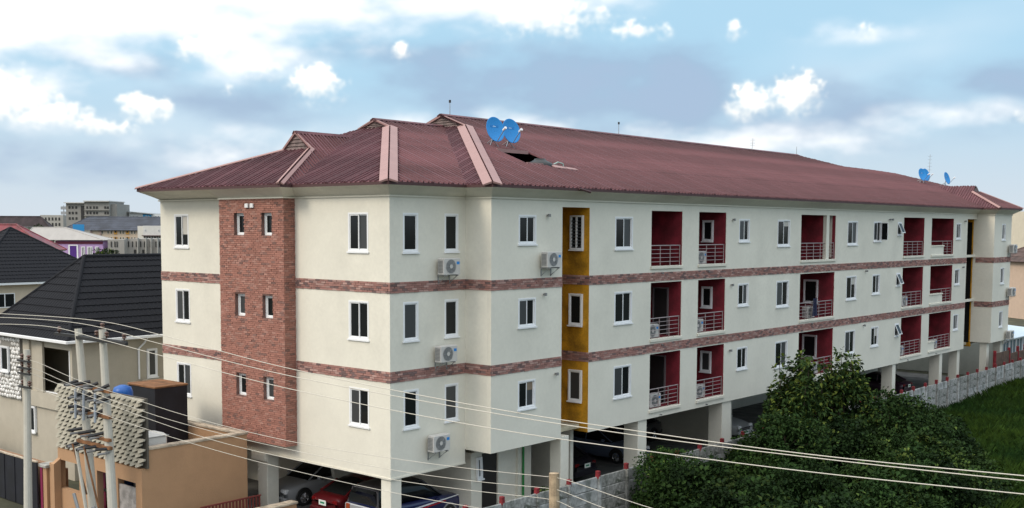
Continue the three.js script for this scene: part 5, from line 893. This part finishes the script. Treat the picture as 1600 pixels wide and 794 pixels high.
car('dark purple car seen from behind near the far columns', 'sedan', carPaint(.035, .012, .03), 47.3, -2.6, Math.PI / 2);
{ const t = thing('wall_tyre', 'black tyre hung on the inner parking wall near the far columns', 'tyre', [50.3, 1.35, -3.05]); const g = new THREE.TorusGeometry(.33, .13, 12, 28); put('tread', g, M.rubber, t); }
// ---------------------------------------------------------------- vegetation
function leaf(mb, c, s, dir, up) {                      // folded leaf of two faces
  const d = dir, n = up, side = new THREE.Vector3().crossVectors(d, n).normalize();
  const tip = [c.x + d.x * s, c.y + d.y * s - s * .15, c.z + d.z * s], b = [c.x, c.y, c.z];
  const l = [c.x + d.x * s * .45 + side.x * s * .3 + n.x * s * .1, c.y + d.y * s * .45 + side.y * s * .3 + n.y * s * .1, c.z + d.z * s * .45 + side.z * s * .3 + n.z * s * .1];
  const r = [c.x + d.x * s * .45 - side.x * s * .3 + n.x * s * .1, c.y + d.y * s * .45 - side.y * s * .3 + n.y * s * .1, c.z + d.z * s * .45 - side.z * s * .3 + n.z * s * .1];
  mb.tri(b, l, tip); mb.tri(b, tip, r);
}
const rv = () => new THREE.Vector3(rr(-1, 1), rr(-1, 1), rr(-1, 1)).normalize();
function foliage(clumps, perClump, size, tone) {        // clumps: [x, y, z, r]
  const mb = new MB();
  for (const [x, y, z, r, few] of clumps) for (let i = 0; i < (few ?? perClump); i++) {
    const v = rv(), q = r * Math.cbrt(rr(.25, 1)), c = new THREE.Vector3(x + v.x * q, y + v.y * q * .8, z + v.z * q);
    const d = v.clone().add(rv().multiplyScalar(.8)); d.y -= .15; d.normalize(); const up = new THREE.Vector3(rr(-.6, .6), 1, rr(-.6, .6)).normalize();
    const t = tone(), k = rr(.7, 1.3); mb.col = [t[0] * k, t[1] * k, t[2] * k];
    leaf(mb, c, size * rr(.65, 1.3), d, up);
  }
  return mb;
}
const leafM = new THREE.MeshPhysicalMaterial({ color: lin(1, 1, 1), vertexColors: true, roughness: .7, specularIntensity: .18, side: THREE.DoubleSide });
const darkLeaf = () => rnd() < .06 ? [.055, .085, .018] : rnd() < .4 ? [.014, .032, .008] : [.019, .042, .010];
const brightLeaf = () => rnd() < .22 ? [.11, .145, .028] : [.024, .048, .013];
const barkM = mat(.09, .07, .05, .95, { map: rep(T.stain, 1.6), bumpMap: rep(T.rough, 1.6), bumpScale: .02 });
function tree(label, x, z, h, rx, { tone = darkLeaf, size = .2, n = 60, per = 70, trunk = .12, low = .25, spread = .34, group = 'trees on the green plot', y = 0, spires = 0 } = {}) {
  const o = thing('leafy_tree', label, 'tree', [x, y, z], 0, group), cl = [], tk = new MB();
  tk.bar([0, -.1, 0], [.06, h * .45, .05], trunk, trunk * .7, 9); tk.bar([.06, h * .45, .05], [.1, h * .8, -.06], trunk * .7, trunk * .3, 8);
  const ends = [];
  for (let i = 0; i < 9; i++) { const a = i / 9 * 6.28 + rr(-.3, .3), y0 = h * rr(.25, .7), e = [Math.cos(a) * rx * rr(.5, .85), y0 + h * rr(.1, .28), Math.sin(a) * rx * rr(.5, .85)]; tk.bar([.05, y0, .03], e, trunk * .38, trunk * .12, 6); ends.push(e); }
  for (let i = 0; i < n; i++) { const a = rnd() * 6.28, t = Math.pow(rnd(), .7), yy = h * mix(low, .97, t), w = rx * Math.sqrt(Math.max(.05, 1 - Math.pow((t - .32) / .72, 2))) * Math.sqrt(rr(.1, 1)) * (1 + .55 * perlin.noise(a * 1.3 + x, yy * .9, z)); cl.push([Math.cos(a) * w, yy, Math.sin(a) * w, rx * spread * rr(.4, 1.0)]); }
  for (const e of ends) cl.push([e[0], e[1], e[2], rx * spread * .8]);
  for (let i = 0; i < spires; i++) { const a = rnd() * 6.28, w = rx * rr(.1, .75), b = [Math.cos(a) * w, h * .8, Math.sin(a) * w], top = h * rr(.98, 1.3); tk.bar(b, [b[0] * 1.15, top, b[2] * 1.15], .03, .012, 5); for (let k = 0; k < 5; k++) cl.push([b[0] * 1.1 + rr(-.12, .12), mix(h * .8, top, k / 4), b[2] * 1.1 + rr(-.12, .12), rr(.16, .3), 26]); }
  tk.build('trunk', barkM, o); foliage(cl, per, size, tone).build('crown', leafM, o);
  return o;
}
tree('tall broad-leaved tree reaching the lowest balconies, left of the two', 18.3, 6.0, 4.4, 1.6, { tone: brightLeaf, size: .24, n: 60, per: 52, spires: 14, low: .12, spread: .24 });
tree('tall broad-leaved tree reaching the lowest balconies, right of the two', 23.2, 6.0, 4.1, 1.6, { tone: brightLeaf, size: .24, n: 60, per: 52, spires: 12, low: .12, spread: .24 });
tree('rounded dark tree between the fence gap and the two tall trees', 15.9, 6.8, 3.2, 2.0, { size: .17, n: 70, per: 80, low: .05 });
tree('feathery shrub at the left end of the thicket, against the fence', 10.0, 5.0, 2.5, 1.5, { size: .13, n: 70, per: 90, low: .03, tone: () => rnd() < .1 ? [.055, .085, .018] : [.022, .050, .011] });
tree('dark tree in front of the right tall tree', 24.8, 7.6, 3.3, 2.3, { size: .18, n: 80, per: 80, low: .03 });
tree('low spreading tree at the right end of the thicket', 30.8, 6.2, 1.6, 2.0, { size: .17, n: 80, per: 80, low: .03 });
tree('small bush by the parking wall behind the fence', 5.5, 2.7, 1.5, .55, { size: .12, n: 20, per: 60, low: .1, trunk: .03, tone: brightLeaf });
tree('narrow climbing bush covering a fence post', 34.4, 4.0, 1.9, .6, { size: .12, n: 30, per: 70, low: .05, trunk: .03, tone: brightLeaf });
tree('bush on the ground past the far wing at the right edge', ...(() => { const p = spotAt(64, 128); return [p[0], p[2]]; })(), 3.0, 2.2, { size: .3, n: 50, per: 60, tone: brightLeaf, group: 'distant bushes' });
tree('green bush beside the lilac house', ...(() => { const p = spotAt(-54, 148); return [p[0], p[2]]; })(), 8.2, 2.0, { size: .3, n: 40, per: 60, tone: brightLeaf, group: 'distant bushes' });
tree('dark treetop between the far left roofs', ...(() => { const p = spotAt(-68, 160); return [p[0], p[2]]; })(), 11.3, 2.6, { size: .35, n: 50, per: 60, group: 'distant bushes' });
// dense undergrowth that reads as one mass
{
  const sprig = () => foliage(Array.from({ length: 5 }, () => [rr(-.26, .26), rr(-.14, .28), rr(-.26, .26), rr(.12, .28)]), 15, .12, () => [1, 1, 1]).geo();
  const mounds = [];
  const inside = (x, z) => z > 4.3 && z < 15 && x < 39 - (z - 4.5) * 2.05 && x > 10.8 - (z - 4) * 1.0;
  for (let i = 0; i < 1600 && mounds.length < 210; i++) { const x = rr(2, 40), z = rr(4.3, 14); if (!inside(x, z)) continue; const edge = Math.min(1, (39 - (z - 4.5) * 2.05 - x) / 6), gap = Math.hypot((x - 13) / 2.4, (z - 4.8) / 1.9) < 1 ? .38 : z < 6.3 && x > 26 ? .45 : 1; mounds.push([x, z, rr(.6, 1.35), rr(.7, 2.5) * mix(.5, 1, edge) * gap, rr(.55, 1.7)]); }
  const N = 15000, im = new THREE.InstancedMesh(sprig(), leafM, N), q = new THREE.Quaternion(), eu = new THREE.Euler(), mx = new THREE.Matrix4(), col = new THREE.Color();
  for (let i = 0; i < N; i++) { const [x, z, r, h, tone] = mounds[i % mounds.length], a = rnd() * 6.2832, t = Math.sqrt(rnd()), rad = r * t; const y = h * Math.sqrt(Math.max(0, 1 - t * t * .92)) * (rnd() < .8 ? rr(.82, 1.06) : rr(.3, .9)); eu.set(rr(-.5, .5), rnd() * 6.28, rr(-.5, .5)); mx.compose(new THREE.Vector3(x + Math.cos(a) * rad, y, z + Math.sin(a) * rad), q.setFromEuler(eu), new THREE.Vector3().setScalar(rnd() < .12 ? rr(1.4, 1.9) : rr(.55, 1.3))); im.setMatrixAt(i, mx); const d = darkLeaf(), k = rr(.7, 1.0) * tone; im.setColorAt(i, col.setRGB(d[0] * k * (tone > 1.2 ? 1.1 : .95), d[1] * k, d[2] * k)); }
  im.name = 'thicket'; shade(im); scene.add(im); tag(im, 'dense dark green undergrowth filling the plot in front of the fence', 'undergrowth', null, 'stuff');
  // grass of the open plot
  const field = new MB(); field.box(-6.8, -.2, 3.56, 130, .005, 120); struct('grass_field', field, mat(.022, .042, .010, .98, { map: rep(T.ground, .12) }));
  const tuft = new MB(); for (let i = 0; i < 16; i++) { const a = rnd() * 6.28, r = rr(0, .22), h = rr(.18, .5), lx = Math.cos(a) * r, lz = Math.sin(a) * r, bx = Math.cos(a + rr(-1, 1)) * h * .55, bz = Math.sin(a + rr(-1, 1)) * h * .55, w = .016, k = rr(.7, 1.2); tuft.col = [k, k, k]; const sx = -Math.sin(a) * w, sz = Math.cos(a) * w; tuft.tri([lx - sx, 0, lz - sz], [lx + sx, 0, lz + sz], [lx + bx * .4, h * .7, lz + bz * .4]); tuft.tri([lx + sx, 0, lz + sz], [lx + bx, h, lz + bz], [lx + bx * .4, h * .7, lz + bz * .4]); }
  const GN = 26000, gi = new THREE.InstancedMesh(tuft.geo(), leafM, GN);
  for (let i = 0; i < GN; i++) { let x, z; do { z = rr(3.8, 22); x = rr(12, 74); } while (x > 74 || (x < 30 - (z - 4.5) * 1.7)); const n = fbm(x * .15, 3, z * .15, 3); eu.set(rr(-.2, .2), rnd() * 6.28, rr(-.2, .2)); mx.compose(new THREE.Vector3(x, 0, z), q.setFromEuler(eu), new THREE.Vector3().setScalar(rr(.7, 1.5) * (1 + n))); gi.setMatrixAt(i, mx); const k = rr(.75, 1.25); gi.setColorAt(i, col.setRGB((.026 + n * .03) * k, (.056 + n * .035) * k, .009 * k)); }
  gi.name = 'grass'; shade(gi); scene.add(gi); tag(gi, 'long green grass covering the plot at the lower right', 'grass', null, 'stuff');
}
renderer.render(scene, camera);
